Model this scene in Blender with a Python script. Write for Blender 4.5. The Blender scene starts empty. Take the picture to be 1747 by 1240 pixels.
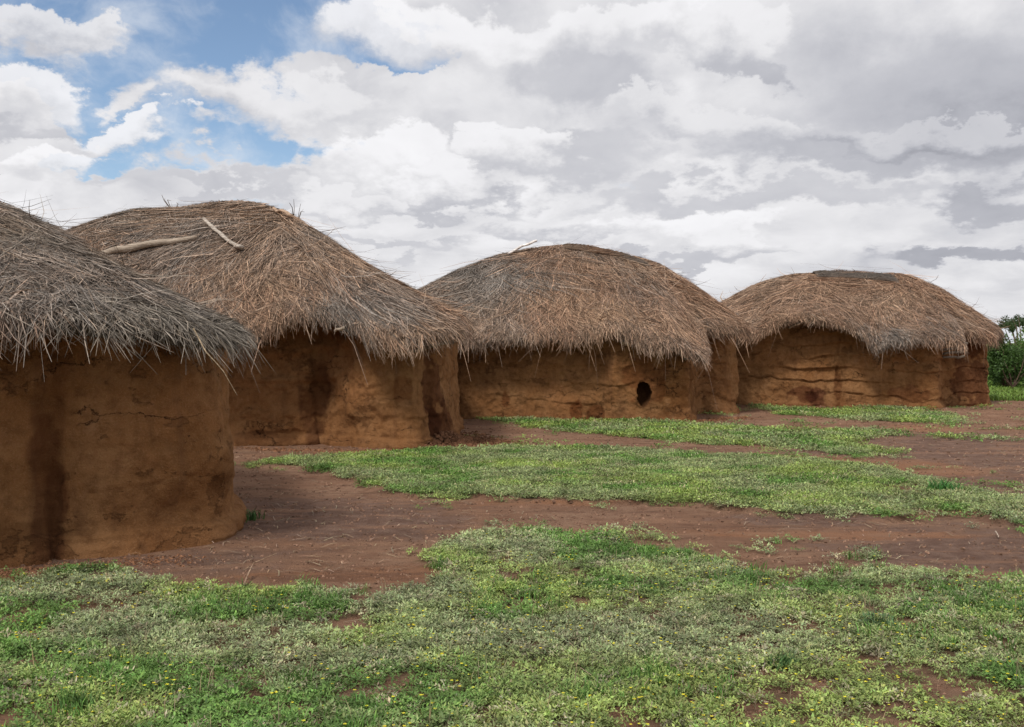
import bpy, math, numpy as np
from mathutils import Vector
R = math.radians
S = bpy.context.scene
COL = S.collection
rng = np.random.default_rng(7)

# ------------------------------------------------------------------ camera
F = 1700.0            # focal length in pixels of the 1747 px wide photograph
HY = 585.0            # row of the horizon
CAMZ = 1.6
cam = bpy.data.cameras.new('camera'); co = bpy.data.objects.new('camera', cam); COL.objects.link(co)
cam.sensor_width = 36; cam.lens = 36*F/1747; cam.clip_end = 9000; cam.clip_start = 0.05
co.location = (0, 0, CAMZ); co.rotation_euler = (R(90)-math.atan((620-HY)/F), 0, 0)
S.camera = co
S.render.resolution_x = 1024; S.render.resolution_y = 727

# ------------------------------------------------------------------ light
SUN_EL, SUN_AZ = R(55), R(207)        # azimuth clockwise from +Y: behind the camera, to the left
S.view_settings.view_transform = 'Standard'; S.view_settings.look = 'None'
S.view_settings.exposure = 0.0; S.view_settings.gamma = 1.0
sl = bpy.data.lights.new('sun', 'SUN'); sl.energy = 2.5; sl.angle = R(12); sl.color = (1, .955, .89)
so = bpy.data.objects.new('sun', sl); COL.objects.link(so)
dv = Vector((math.sin(SUN_AZ)*math.cos(SUN_EL), math.cos(SUN_AZ)*math.cos(SUN_EL), math.sin(SUN_EL)))
so.rotation_euler = dv.to_track_quat('Z', 'Y').to_euler(); so.location = (-8, -8, 20)

class NT:
    """small helper for node trees"""
    def __init__(s, tree): s.t = tree; tree.nodes.clear()
    def n(s, typ, ins=None, **kw):
        nd = s.t.nodes.new(typ)
        for k, v in kw.items(): setattr(nd, k, v)
        for k, v in (ins or {}).items(): s.put(nd.inputs[k], v)
        return nd
    def put(s, sock, v):
        if hasattr(v, 'links') or isinstance(v, bpy.types.NodeSocket): s.t.links.new(v, sock)
        else: sock.default_value = v
    def m(s, op, a, b=None, c=None, clamp=False):
        nd = s.t.nodes.new('ShaderNodeMath'); nd.operation = op; nd.use_clamp = clamp
        for i, v in enumerate((a, b, c)):
            if v is not None: s.put(nd.inputs[i], v)
        return nd.outputs[0]
    def ramp(s, v, lo, hi, a=0., b=1., smooth=True):
        nd = s.t.nodes.new('ShaderNodeMapRange'); nd.interpolation_type = 'SMOOTHSTEP' if smooth else 'LINEAR'
        for i, x in enumerate((v, lo, hi, a, b)): s.put(nd.inputs[i], x)
        return nd.outputs[0]
    def mix(s, f, a, b, blend='MIX'):
        nd = s.t.nodes.new('ShaderNodeMix'); nd.data_type = 'RGBA'; nd.blend_type = blend
        s.put(nd.inputs[0], f); s.put(nd.inputs[6], a); s.put(nd.inputs[7], b)
        return nd.outputs[2]
    def noise(s, vec, scale, detail=6, rough=.55, dist=0., out=0):
        nd = s.t.nodes.new('ShaderNodeTexNoise')
        if vec is not None: s.put(nd.inputs['Vector'], vec)
        nd.inputs['Scale'].default_value = scale; nd.inputs['Detail'].default_value = detail
        nd.inputs['Roughness'].default_value = rough; nd.inputs['Distortion'].default_value = dist
        return nd.outputs[out]
    def vec(s, x, y, z):
        nd = s.t.nodes.new('ShaderNodeCombineXYZ')
        for i, v in enumerate((x, y, z)): s.put(nd.inputs[i], v)
        return nd.outputs[0]

# world: Nishita sky behind broken cloud
W = bpy.data.worlds.new('World'); S.world = W; W.use_nodes = True
n = NT(W.node_tree)
sky = n.n('ShaderNodeTexSky', sky_type='NISHITA', sun_disc=False, sun_elevation=SUN_EL, sun_rotation=SUN_AZ,
          altitude=900, air_density=1.0, dust_density=1.2, ozone_density=1.5)
tc = n.n('ShaderNodeTexCoord'); sep = n.n('ShaderNodeSeparateXYZ', {0: tc.outputs['Generated']})
X, Y, Z = sep.outputs
zc = n.m('MAXIMUM', Z, 0.0)
P = n.vec(n.m('MULTIPLY', X, 4.4), n.m('MULTIPLY', Y, 4.4), n.m('MULTIPLY', n.m('LOGARITHM', n.m('ADD', zc, .12), 2.718), 2.3))
def vadd(a, b): return n.n('ShaderNodeVectorMath', {0: a, 1: b}, operation='ADD').outputs[0]
def vscale(a, k):
    q = n.n('ShaderNodeVectorMath', {0: a}, operation='SCALE'); q.inputs['Scale'].default_value = k; return q.outputs[0]
def vsub(a, b): return n.n('ShaderNodeVectorMath', {0: a, 1: b}, operation='SUBTRACT').outputs[0]
PW = vadd(P, vscale(vsub(n.noise(P, 1.3, 5, .5, out=1), (.5, .5, .5)), .45))
c0 = n.noise(PW, .85, 8, .50); c1 = n.noise(vadd(PW, (-.05, 0, .13)), .85, 8, .50); fine = n.noise(PW, 3.3, 8, .58)
# direction coordinates (tangents of bearing and height), their edges ruffled by noise
yy = n.m('MAXIMUM', Y, 0.2)
TX = n.m('DIVIDE', X, yy); TZ = n.m('DIVIDE', Z, yy)
wn = vsub(n.noise(P, 1.9, 9, .60, out=1), (.5, .5, .5)); ws_ = n.n('ShaderNodeSeparateXYZ', {0: wn}).outputs
WX = n.m('ADD', TX, n.m('MULTIPLY', ws_[0], .28)); WZ = n.m('ADD', TZ, n.m('MULTIPLY', ws_[1], .17))
def local_(px, py, rx, ry, k=0.):
    dx = n.m('DIVIDE', n.m('SUBTRACT', WX, (px-873.5)/F), rx/F)
    dz = n.m('DIVIDE', n.m('SUBTRACT', WZ, (HY-py)/F), ry/F)
    if k: dz = n.m('SUBTRACT', dz, n.m('MULTIPLY', dx, k))
    return dx, dz
def blob(*a):
    dx, dz = local_(*a); return n.m('POWER', 2.718, n.m('MULTIPLY', n.m('ADD', n.m('MULTIPLY', dx, dx), n.m('MULTIPLY', dz, dz)), -1.0))
def total(lst):
    q = lst[0]
    for e in lst[1:]: q = n.m('ADD', q, e)
    return q
GAPS = [(30, 120, 60, 25, 0), (700, 90, 60, 16, 0), (250, 75, 150, 75, 0), (400, 70, 110, 55, 0), (180, 170, 55, 45, 0), (540, 35, 150, 50, -.3), (440, 15, 120, 40, -.2), (390, 262, 150, 32, 0.), (110, 10, 150, 30, 0),
        (650, 108, 130, 20, -.25), (130, 285, 90, 18, 0), (300, 215, 90, 16, 0)]
gap = total([blob(*g) for g in GAPS])
# base deck: pale broken cloud
lum = n.m('ADD', .79, n.m('MULTIPLY', n.m('SUBTRACT', c0, c1), 1.3))
lum = n.m('SUBTRACT', lum, n.ramp(fine, .42, .68, -.03, .05))
lum = n.m('SUBTRACT', lum, n.ramp(c0, .44, .62, 0, .07))
# grey banks: (px, py, rx, ry, tilt, value, soft)
for (a, b, rx, ry, k, val, lo, hi) in [(1620, 150, 330, 150, 0, .50, .05, .95), (1720, 240, 170, 80, 0, .40, .10, .9), (1010, 140, 150, 75, -.45, .56, .15, .65), (1290, 100, 70, 30, -.3, .52, .3, .6),
                             (1450, 262, 240, 40, 0, .50, .2, .7), (960, 275, 230, 42, .1, .58, .2, .7), (700, 345, 220, 18, 0, .55, .2, .7), (1660, 440, 130, 22, 0, .42, .2, .6),
                             (1300, 330, 300, 26, 0, .60, .2, .7), (1120, 455, 240, 14, 0, .56, .2, .7), (90, 210, 180, 16, 0, .58, .2, .7), (1700, 345, 140, 26, 0, .46, .2, .7), (330, 310, 200, 14, 0, .62, .2, .7), (560, 420, 260, 14, 0, .62, .2, .7)]:
    mk = n.ramp(blob(a, b, rx, ry, k), lo, hi, 0, .85)
    v_ = n.m('ADD', val, n.m('MULTIPLY', n.m('SUBTRACT', fine, .5), .30))
    lum = n.m('ADD', n.m('MULTIPLY', lum, n.m('SUBTRACT', 1., mk)), n.m('MULTIPLY', v_, mk))
alpha = n.ramp(n.m('ADD', gap, n.m('MULTIPLY', n.m('SUBTRACT', fine, .5), 1.3)), .22, .60, 1., 0.)
# cumulus heads: lit crest, crisp top edge, grey base that melts into the deck
for (a, b, rx, ry, top) in [(670, 285, 150, 62, .95), (760, 315, 110, 40, .92), (1180, 400, 150, 52, .93), (1265, 432, 100, 30, .88), (70, 165, 130, 56, .94), (45, 285, 110, 40, .96), (880, 268, 80, 44, .93), (215, 240, 90, 34, .94),
                        (760, 60, 210, 75, .95), (1080, 40, 250, 48, .90), (450, 190, 200, 50, .84), (930, 395, 130, 26, .80), (1560, 235, 200, 30, .62), (1200, 215, 190, 40, .80), (60, 60, 120, 34, .82), (560, 345, 100, 30, .85), (1250, 60, 120, 50, .84)]:
    dx, dz = local_(a, b, rx, ry); dn = n.m('MULTIPLY', n.m('MINIMUM', dz, 0.), 1.15); up_ = n.m('MAXIMUM', dz, 0.)
    r2 = n.m('ADD', n.m('MULTIPLY', dx, dx), n.m('ADD', n.m('MULTIPLY', dn, dn), n.m('MULTIPLY', up_, up_)))
    soft = n.ramp(dz, -.9, .5, 1.0, .30)
    mk = n.ramp(r2, n.m('SUBTRACT', 1.0, soft), n.m('ADD', 1.0, n.m('MULTIPLY', soft, .4)), .9, 0.)
    v_ = n.m('ADD', n.ramp(n.m('ADD', dz, n.m('MULTIPLY', n.m('SUBTRACT', fine, .5), 2.4)), -.95, .45, top-.27, top), n.m('MULTIPLY', n.m('SUBTRACT', c0, c1), .5))
    lum = n.m('ADD', n.m('MULTIPLY', lum, n.m('SUBTRACT', 1., mk)), n.m('MULTIPLY', v_, mk))
    alpha = n.m('MAXIMUM', alpha, mk)
lum = n.m('MAXIMUM', n.m('MINIMUM', lum, .93), .30)
tint = n.mix(n.ramp(lum, .35, .85), (.93, .95, 1.06, 1), (1., .995, 1.02, 1))
tv = n.n('ShaderNodeVectorMath', {0: tint}, operation='SCALE'); n.put(tv.inputs['Scale'], n.m('MULTIPLY', lum, 10.0))
blue = n.n('ShaderNodeVectorMath', {0: sky.outputs[0], 1: (1.35, 1.35, 1.32)}, operation='MULTIPLY').outputs[0]
veil = n.mix(n.ramp(n.noise(PW, 2.4, 8, .6), .42, .75, .0, .6), blue, (8.2, 8.5, 9.0, 1))
skyc = n.mix(alpha, veil, tv.outputs[0])
low = n.ramp(TZ, .002, .03, .2, 1.)
skyc = n.mix(low, (7.4, 7.7, 8.2, 1), skyc)
up = n.ramp(Z, -.02, .0)
skyc = n.mix(up, (1.2, 1.0, .8, 1), skyc)
bg = n.n('ShaderNodeBackground', {'Color': skyc, 'Strength': .1})
wo = n.n('ShaderNodeOutputWorld', {'Surface': bg.outputs[0]})

# ------------------------------------------------------------------ noise and small helpers
def _hash(ix, iy, iz, seed):
    h = (ix.astype(np.int64)*374761393 + iy.astype(np.int64)*668265263 + iz.astype(np.int64)*2147483647 + seed*1274126177) & 0xffffffff
    h = ((h ^ (h >> 13))*1274126177) & 0xffffffff
    h = ((h ^ (h >> 16))*2246822519) & 0xffffffff
    return ((h ^ (h >> 15)) & 0xffffff)/float(0xffffff)
def vnoise(p, seed=0):
    p = np.asarray(p, float); i = np.floor(p); f = p-i; f = f*f*(3-2*f)
    ix, iy, iz = i[:, 0], i[:, 1], i[:, 2]; r = 0
    for a in (0, 1):
        for b in (0, 1):
            for c in (0, 1):
                w = (f[:, 0] if a else 1-f[:, 0])*(f[:, 1] if b else 1-f[:, 1])*(f[:, 2] if c else 1-f[:, 2])
                r = r+w*_hash(ix+a, iy+b, iz+c, seed)
    return r
def fbm(p, scale=1., octv=4, seed=0, gain=.5):
    p = np.asarray(p, float)*scale
    if p.shape[1] == 2: p = np.column_stack([p, np.zeros(len(p))])
    s = 0; a = 1; t = 0
    for o in range(octv):
        s = s+a*(vnoise(p, seed+o*17)-.5)*2; t += a; a *= gain; p = p*2.03+11.7
    return s/t*1.4
def sm(x, a, b):
    t = np.clip((x-a)/(b-a), 0, 1); return t*t*(3-2*t)
def PX(px, py, d): return np.array([(px-873.5)/F*d, d, CAMZ+(HY-py)/F*d])
def GX(px, py):
    d = CAMZ*F/(py-HY); return np.array([(px-873.5)/F*d, d])
def proj(P):
    return 873.5+P[..., 0]/P[..., 1]*F, HY-(P[..., 2]-CAMZ)/P[..., 1]*F

def mesh(name, V, Q, col=None, mat=None, parent=None, smooth=False, matidx=None):
    V = np.asarray(V, np.float32).reshape(-1, 3); Q = np.asarray(Q, np.int32).reshape(-1, 4)
    me = bpy.data.meshes.new(name); me.vertices.add(len(V)); me.vertices.foreach_set('co', V.ravel())
    me.loops.add(Q.size); me.loops.foreach_set('vertex_index', Q.ravel())
    me.polygons.add(len(Q)); me.polygons.foreach_set('loop_start', np.arange(len(Q), dtype=np.int32)*4)
    me.update(calc_edges=True)
    me.polygons.foreach_set('use_smooth', np.full(len(Q), smooth, bool) if np.isscalar(smooth) or isinstance(smooth, bool) else smooth)
    if col is not None:
        a = me.color_attributes.new('Col', 'FLOAT_COLOR', 'POINT')
        c = np.ones((len(V), 4), np.float32); c[:, :3] = col; a.data.foreach_set('color', c.ravel())
    for m_ in (mat if isinstance(mat, (list, tuple)) else [mat]):
        if m_: me.materials.append(m_)
    if matidx is not None: me.polygons.foreach_set('material_index', matidx.astype(np.int32))
    me.validate(); me.update()
    o = bpy.data.objects.new(name, me); COL.objects.link(o)
    if parent: o.parent = parent
    return o
def local(o, loc):
    """give a top-level mesh its own origin"""
    o.data.transform(__import__('mathutils').Matrix.Translation(-Vector(loc))); o.location = loc
def empty(name, loc):
    o = bpy.data.objects.new(name, None); o.location = loc; o.empty_display_size = .2; COL.objects.link(o); return o
def tag(o, label=None, cat=None, group=None, kind=None):
    for k, v in (('label', label), ('category', cat), ('group', group), ('kind', kind)):
        if v: o[k] = v
    return o
def to_child(o, parent):
    o.parent = parent; o.matrix_parent_inverse = __import__('mathutils').Matrix.Translation(-Vector(parent.location))

# ------------------------------------------------------------------ materials
def mat(name, build, rough=.9, spec=.15):
    m = bpy.data.materials.new(name); m.use_nodes = True; t = NT(m.node_tree)
    bs = t.n('ShaderNodeBsdfPrincipled'); bs.inputs['Roughness'].default_value = rough
    bs.inputs['Specular IOR Level'].default_value = spec
    out = t.n('ShaderNodeOutputMaterial', {'Surface': bs.outputs[0]})
    build(t, bs); return m
def attr_mat(name, rough=.85, var=.25, scale=40, trans=0., spec=.2):
    def b(t, bs):
        a = t.n('ShaderNodeVertexColor', layer_name='Col').outputs[0]
        p = t.n('ShaderNodeTexCoord').outputs['Object']
        f = t.noise(p, scale, 3, .6)
        c = t.mix(t.ramp(f, .3, .7), t.mix(1., a, (1-var,)*3+(1,), 'MULTIPLY'), t.mix(1., a, (1+var,)*3+(1,), 'MULTIPLY'))
        t.put(bs.inputs['Base Color'], c)
        if trans:
            tr = t.n('ShaderNodeBsdfTranslucent', {'Color': c}); mx = t.n('ShaderNodeMixShader', {0: trans, 1: bs.outputs[0], 2: tr.outputs[0]})
            out = [q for q in t.t.nodes if q.type == 'OUTPUT_MATERIAL'][0]; t.put(out.inputs[0], mx.outputs[0])
    return mat(name, b, rough, spec)
def mud_build(t, bs):
    a = t.n('ShaderNodeVertexColor', layer_name='Col').outputs[0]
    p = t.n('ShaderNodeNewGeometry').outputs['Position']
    big = t.noise(p, 1.7, 5, .6); mid = t.noise(p, 9, 6, .65); fine = t.noise(p, 70, 5, .7)
    c = t.mix(t.ramp(big, .35, .68), (.238, .108, .041, 1), (.305, .156, .068, 1))
    c = t.mix(t.ramp(mid, .42, .72, 0, .65), c, (.135, .057, .021, 1))
    c = t.mix(t.ramp(fine, .45, .8, 0, .45), c, (.42, .24, .12, 1))
    chaff = t.noise(t.n('ShaderNodeVectorMath', {0: p, 1: (1, 1, 2.4)}, operation='MULTIPLY').outputs[0], 150, 2, .5)
    c = t.mix(t.ramp(chaff, .64, .74, 0, .55), c, (.55, .38, .2, 1))
    c = t.mix(t.ramp(chaff, .26, .36, .5, 0), c, (.09, .04, .018, 1))
    streak = t.noise(t.n('ShaderNodeVectorMath', {0: p, 1: (5, 5, .55)}, operation='MULTIPLY').outputs[0], 1.2, 5, .6)
    c = t.mix(t.ramp(streak, .52, .72, 0, .5), c, (.145, .068, .032, 1))
    pale = t.noise(p, 3.3, 7, .68)
    c = t.mix(t.ramp(pale, .56, .72, 0, .5), c, (.36, .195, .098, 1))
    chip = t.ramp(t.noise(t.n('ShaderNodeVectorMath', {0: p, 1: (1, 1, 1.6)}, operation='MULTIPLY').outputs[0], 2.0, 9, .66), .585, .60)
    c = t.mix(t.m('MULTIPLY', chip, .42), c, (.115, .050, .020, 1))
    # drying cracks
    wp = t.n('ShaderNodeVectorMath', {0: t.n('ShaderNodeVectorMath', {0: p, 1: (.8, .8, 2.3)}, operation='MULTIPLY').outputs[0], 1: t.noise(p, 2.5, 7, .65, out=1)}, operation='ADD').outputs[0]
    vo = t.n('ShaderNodeTexVoronoi', {'Vector': wp, 'Scale': 1.0}, feature='DISTANCE_TO_EDGE').outputs[0]
    msk = t.ramp(t.noise(p, 1.3, 3, .5), .53, .62)
    crack = t.m('MULTIPLY', t.ramp(vo, .003, .009, 1, 0), msk)
    c = t.mix(t.m('MULTIPLY', crack, .8), c, (.03, .014, .008, 1))
    c = t.mix(1., c, a, 'MULTIPLY')
    t.put(bs.inputs['Base Color'], c)
    h = t.m('ADD', t.m('MULTIPLY', mid, .9), t.m('MULTIPLY', fine, .28))
    h = t.m('SUBTRACT', h, t.m('ADD', t.m('MULTIPLY', crack, .9), t.m('MULTIPLY', chip, .25)))
    bp = t.n('ShaderNodeBump', {'Height': h, 'Strength': 1., 'Distance': .055}); t.put(bs.inputs['Normal'], bp.outputs[0])
M_MUD = mat('mud_plaster', mud_build, .95, .08)
M_STRAW = attr_mat('thatch_straw', .8, .3, 30, 0, .2)
def under_build(t, bs):
    p = t.n('ShaderNodeNewGeometry').outputs['Position']
    f = t.noise(t.n('ShaderNodeVectorMath', {0: p, 1: (1, 1, .4)}, operation='MULTIPLY').outputs[0], 40, 5, .7)
    a = t.n('ShaderNodeVertexColor', layer_name='Col').outputs[0]
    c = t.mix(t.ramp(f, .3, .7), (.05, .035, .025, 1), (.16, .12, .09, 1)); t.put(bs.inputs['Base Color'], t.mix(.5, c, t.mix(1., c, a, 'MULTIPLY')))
    t.put(bs.inputs['Normal'], t.n('ShaderNodeBump', {'Height': f, 'Strength': 1, 'Distance': .03}).outputs[0])
M_UNDER = mat('thatch_bed', under_build, .95, .05)
M_LEAF = attr_mat('low_herb', .6, .3, 25, .25, .3)
M_BUSH = attr_mat('bush_leaf', .55, .3, 5, .25, .3)
def wood_build(t, bs):
    p = t.n('ShaderNodeTexCoord').outputs['Object']; a = t.n('ShaderNodeVertexColor', layer_name='Col').outputs[0]
    f = t.noise(t.n('ShaderNodeVectorMath', {0: p, 1: (3, 12, 40)}, operation='MULTIPLY').outputs[0], 2, 6, .65)
    g = t.noise(p, 14, 5, .6)
    c = t.mix(t.ramp(f, .35, .65), (.55, .5, .45, 1), (1.25, 1.2, 1.12, 1)); c = t.mix(t.ramp(g, .55, .7, 0, .5), c, (.5, .42, .33, 1))
    t.put(bs.inputs['Base Color'], t.mix(1., c, a, 'MULTIPLY'))
    t.put(bs.inputs['Normal'], t.n('ShaderNodeBump', {'Height': f, 'Strength': .7, 'Distance': .02}).outputs[0])
M_WOOD = mat('weathered_wood', wood_build, .8, .2)
M_CLOD = attr_mat('clods', .95, .3, 60, 0, .05)
def ground_build(t, bs):
    p = t.n('ShaderNodeNewGeometry').outputs['Position']
    sp = t.n('ShaderNodeSeparateColor', {0: t.n('ShaderNodeVertexColor', layer_name='Col').outputs[0]})
    damp, green, red = sp.outputs
    big = t.noise(p, .9, 6, .6); mid = t.noise(p, 6, 6, .65); fine = t.noise(p, 55, 5, .7); grit = t.noise(p, 190, 3, .7)
    dry = t.mix(t.ramp(big, .35, .7), (.255, .138, .085, 1), (.350, .212, .138, 1))
    dry = t.mix(t.ramp(mid, .46, .66, 0, .75), dry, (.19, .092, .056, 1))
    dmp = t.mix(t.ramp(mid, .35, .7), (.165, .094, .068, 1), (.262, .165, .122, 1))
    dw = t.ramp(t.m('ADD', damp, t.m('MULTIPLY', t.m('SUBTRACT', t.noise(p, 3, 6, .65), .5), 1.5)), .3, .75)
    c = t.mix(dw, dry, dmp)
    c = t.mix(t.ramp(t.m('ADD', red, t.m('MULTIPLY', t.m('SUBTRACT', t.noise(t.n('ShaderNodeVectorMath', {0: p, 1: (1.2, 3, 1)}, operation='MULTIPLY').outputs[0], 1.6, 8, .72), .5), 2.6)), .30, 1.0, 0, .85), c, (.34, .165, .088, 1))
    worn = t.noise(t.n('ShaderNodeVectorMath', {0: p, 1: (.45, 2.2, 1)}, operation='MULTIPLY').outputs[0], 1.3, 9, .66)
    c = t.mix(t.ramp(worn, .50, .62, 0, .6), c, (.37, .205, .125, 1)); c = t.mix(t.ramp(worn, .34, .44, .55, 0), c, (.12, .062, .042, 1))
    c = t.mix(t.ramp(fine, .5, .75, 0, .5), c, (.33, .215, .155, 1))
    c = t.mix(t.ramp(fine, .25, .42, .55, 0), c, (.07, .038, .026, 1))
    vo = t.n('ShaderNodeTexVoronoi', {'Vector': p, 'Scale': 60.}).outputs
    c = t.mix(t.m('MULTIPLY', t.ramp(vo[0], .0, .28, 1, 0), t.ramp(t.noise(p, 8, 3, .5), .52, .62, 0, .6)), c, (.34, .25, .2, 1))
    c = t.mix(t.m('MULTIPLY', green, .55), c, (.075, .075, .035, 1))
    far = t.ramp(t.n('ShaderNodeSeparateXYZ', {0: p}).outputs[1], 27., 42.)
    gr = t.mix(t.noise(p, .8, 6, .7), (.085, .13, .03, 1), (.15, .19, .05, 1))
    c = t.mix(far, c, gr)
    t.put(bs.inputs['Base Color'], c)
    h = t.m('ADD', t.m('MULTIPLY', mid, .8), t.m('ADD', t.m('MULTIPLY', fine, .5), t.m('MULTIPLY', grit, .2)))
    t.put(bs.inputs['Normal'], t.n('ShaderNodeBump', {'Height': h, 'Strength': 1., 'Distance': .07}).outputs[0])
M_GROUND = mat('red_earth', ground_build, .93, .12)

# ------------------------------------------------------------------ where the ground cover grows (world outlines)
def poly(pts): return np.array([GX(a, b) for a, b in pts])
PA = poly([(-500, 985), (0, 988), (60, 985), (160, 980), (230, 992), (320, 1002), (420, 1012), (520, 1007), (640, 1014), (700, 1003), (775, 990),
           (778, 968), (715, 968), (735, 952), (790, 927), (850, 913), (920, 912), (1000, 921), (1100, 932), (1200, 950), (1300, 966), (1440, 982),
           (1540, 974), (1640, 982), (1747, 992), (2200, 1010), (2300, 1420), (-700, 1420)])
PB = poly([(425, 797), (520, 782), (600, 782), (700, 774), (850, 765), (1000, 769), (1150, 776), (1300, 787), (1400, 794), (1500, 803), (1570, 822),
           (1640, 842), (1747, 862), (1900, 880), (1900, 935), (1747, 905), (1650, 878), (1570, 878), (1500, 893), (1350, 885), (1200, 868), (1100, 862),
           (950, 858), (850, 853), (760, 847), (690, 849), (640, 838), (600, 815), (520, 802)])
PC = poly([(785, 712), (860, 711), (950, 717), (1150, 721), (1300, 729), (1400, 734), (1540, 737), (1540, 743), (1450, 752), (1500, 764), (1530, 778), (1440, 774),
           (1300, 762), (1150, 752), (1000, 740), (930, 730), (870, 722)])
PD = poly([(1290, 692), (1400, 702), (1520, 697), (1610, 708), (1600, 724), (1450, 717), (1400, 711), (1340, 708)])
PE = poly([(1430, 942), (1480, 941), (1545, 952), (1480, 952)])
PF = poly([(1600, 743), (1700, 748), (1690, 756), (1610, 753)])
PG = poly([(1560, 838), (1640, 846), (1640, 856), (1570, 852)])
def inside(poly, x, y):
    c = np.zeros(len(x), bool); j = len(poly)-1
    for i in range(len(poly)):
        xi, yi = poly[i]; xj, yj = poly[j]
        if yi != yj:
            c ^= ((yi > y) != (yj > y)) & (x < (xj-xi)*(y-yi)/(yj-yi)+xi)
        j = i
    return c
def cover_mask(x, y):
    """0..1 how thickly plants grow at a point of the ground"""
    q = np.column_stack([x, y]); k = .05+.012*y
    xw = x+k*(fbm(q, 1.6, 4, 3)+1.*fbm(q, 6, 4, 5)); yw = y+k*1.3*(fbm(q, 1.6, 4, 11)+1.1*fbm(q, 6, 4, 13))
    m = np.zeros(len(x))
    a = inside(PA, xw, yw); m[a] = 1
    thin = np.maximum(sm(fbm(q, 4.2, 5, 21), .27, .46)*.95, sm(fbm(q, 1.5, 5, 22), .3, .6)*.5)
    right = sm(x, .4, 2.6)*sm(fbm(q, 3.2, 5, 29), .0, .4)*.6
    m[a] *= (1-np.maximum(thin, right))[a]
    b = inside(PB, xw, yw); rb = sm(x/y, .20, .42)
    m[b] = (1-sm(fbm(q, 1.4, 5, 31), .05, .5)*(.25+.7*rb))[b]*(1-.35*rb[b])
    c_ = inside(PC, xw, yw); m[c_] = (1-.6*sm(fbm(q, 1.2, 5, 41), .05, .5))[c_]*(1-.5*sm(x/y, .25, .40))[c_]
    d_ = inside(PD, xw, yw); m[d_] = .8
    for pp, vv in ((PE, .6), (PF, .4), (PG, .8)):
        e = inside(pp, xw, yw); m[e] = vv
    sprig = .10*sm(fbm(q, 1.3, 4, 45), .12, .5)*sm(x/y, -.15, .2)*(y > 6)
    return np.maximum(m, sprig)
def gz(x, y):
    """terrain height"""
    x = np.atleast_1d(np.asarray(x, float)); y = np.atleast_1d(np.asarray(y, float)); q = np.column_stack([x, y])
    near = 1-sm(np.hypot(x, y), 28, 60)
    h = .022*fbm(q, .55, 4, 51)+.010*fbm(q, 4, 4, 57)
    e = sm(y, 8.6, 9.4)*(1-sm(y, 12.2, 13.6)); 
    b = inside(PB, x, y+.04) | inside(PB, x, y-.15); h = h+.028*b
    far = sm(y, 70, 900)*1.0
    return h*near+far*2*fbm(q, .004, 3, 61)

# ------------------------------------------------------------------ ground sheet
def axis(a0, a1, da, ext, grow=1.18):
    L = list(np.arange(a0, a1, da)); s = da
    while L[-1] < ext: s *= grow; L.append(L[-1]+s)
    s = da; lo = [a0]
    while lo[-1] > -ext: s *= grow; lo.append(lo[-1]-s)
    return np.array(lo[:0:-1]+L)
gx = axis(-8, 14, .06, 3500)
ynear = np.concatenate([np.arange(2.5, 9, .035), np.arange(9, 16, .05), np.arange(16, 27, .09)])
yf = [27.]; s_ = .1
while yf[-1] < 3500: s_ *= 1.15; yf.append(yf[-1]+s_)
yb = [2.5-.05]; s_ = .05
while yb[-1] > -3500: s_ *= 1.25; yb.append(yb[-1]-s_)
gy = np.concatenate([np.array(yb[::-1]), ynear, np.array(yf)])
GXX, GYY = np.meshgrid(gx, gy); gxf, gyf = GXX.ravel(), GYY.ravel()
gzf = gz(gxf, gyf)
nx, ny = len(gx), len(gy)
ii = (np.arange(ny-1)[:, None]*nx+np.arange(nx-1)[None]).ravel()
GQ = np.column_stack([ii, ii+1, ii+1+nx, ii+nx])
cm = np.zeros(len(gxf)); near = (gyf > 2.4) & (gyf < 30) & (np.abs(gxf) < 20)
cm[near] = cover_mask(gxf[near], gyf[near])
def gsum(pts, x, y):
    s = np.zeros(len(x))
    for (a, b, rx, ry, w) in pts:
        c = GX(a, b); s += w*np.exp(-(((x-c[0])/rx)**2+((y-c[1])/ry)**2))
    return s
qd = np.column_stack([gxf, gyf])
damp = gsum([(520, 880, 1.4, 1.2, 1.), (250, 965, 1.2, .5, .9), (640, 900, .7, .7, .5), (1700, 800, 2.5, 5, .9), (1600, 930, 1.3, .7, .9), (1350, 890, .9, .25, .8), (1560, 745, 2.0, 1.5, .8), (1720, 960, .8, .4, .8),
             (820, 725, 1., 1.3, .5), (1100, 770, 3., .4, .4)], gxf, gyf)+.12*fbm(qd, .6, 3, 71)
red = gsum([(560, 985, .8, .22, .9), (700, 975, .4, .3, .8), (1590, 800, .8, 1.0, 1.2), (1400, 785, 1., .35, .8), (1580, 731, .8, .9, 1.2), (850, 925, .8, .25, .5), (1300, 910, 1.5, .25, .6), (1500, 915, 1.2, .18, .9), (900, 860, 1.2, .2, .8),
            (1250, 712, .8, .6, .7), (640, 775, 2.4, .5, .7), (330, 930, .9, .3, .5)], gxf, gyf)
ground = mesh('ground', np.column_stack([gxf, gyf, gzf]), GQ, np.column_stack([np.clip(damp, 0, 1), cm, np.clip(red, 0, 1)]), M_GROUND, smooth=True)
ground['kind'] = 'structure'

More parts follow.
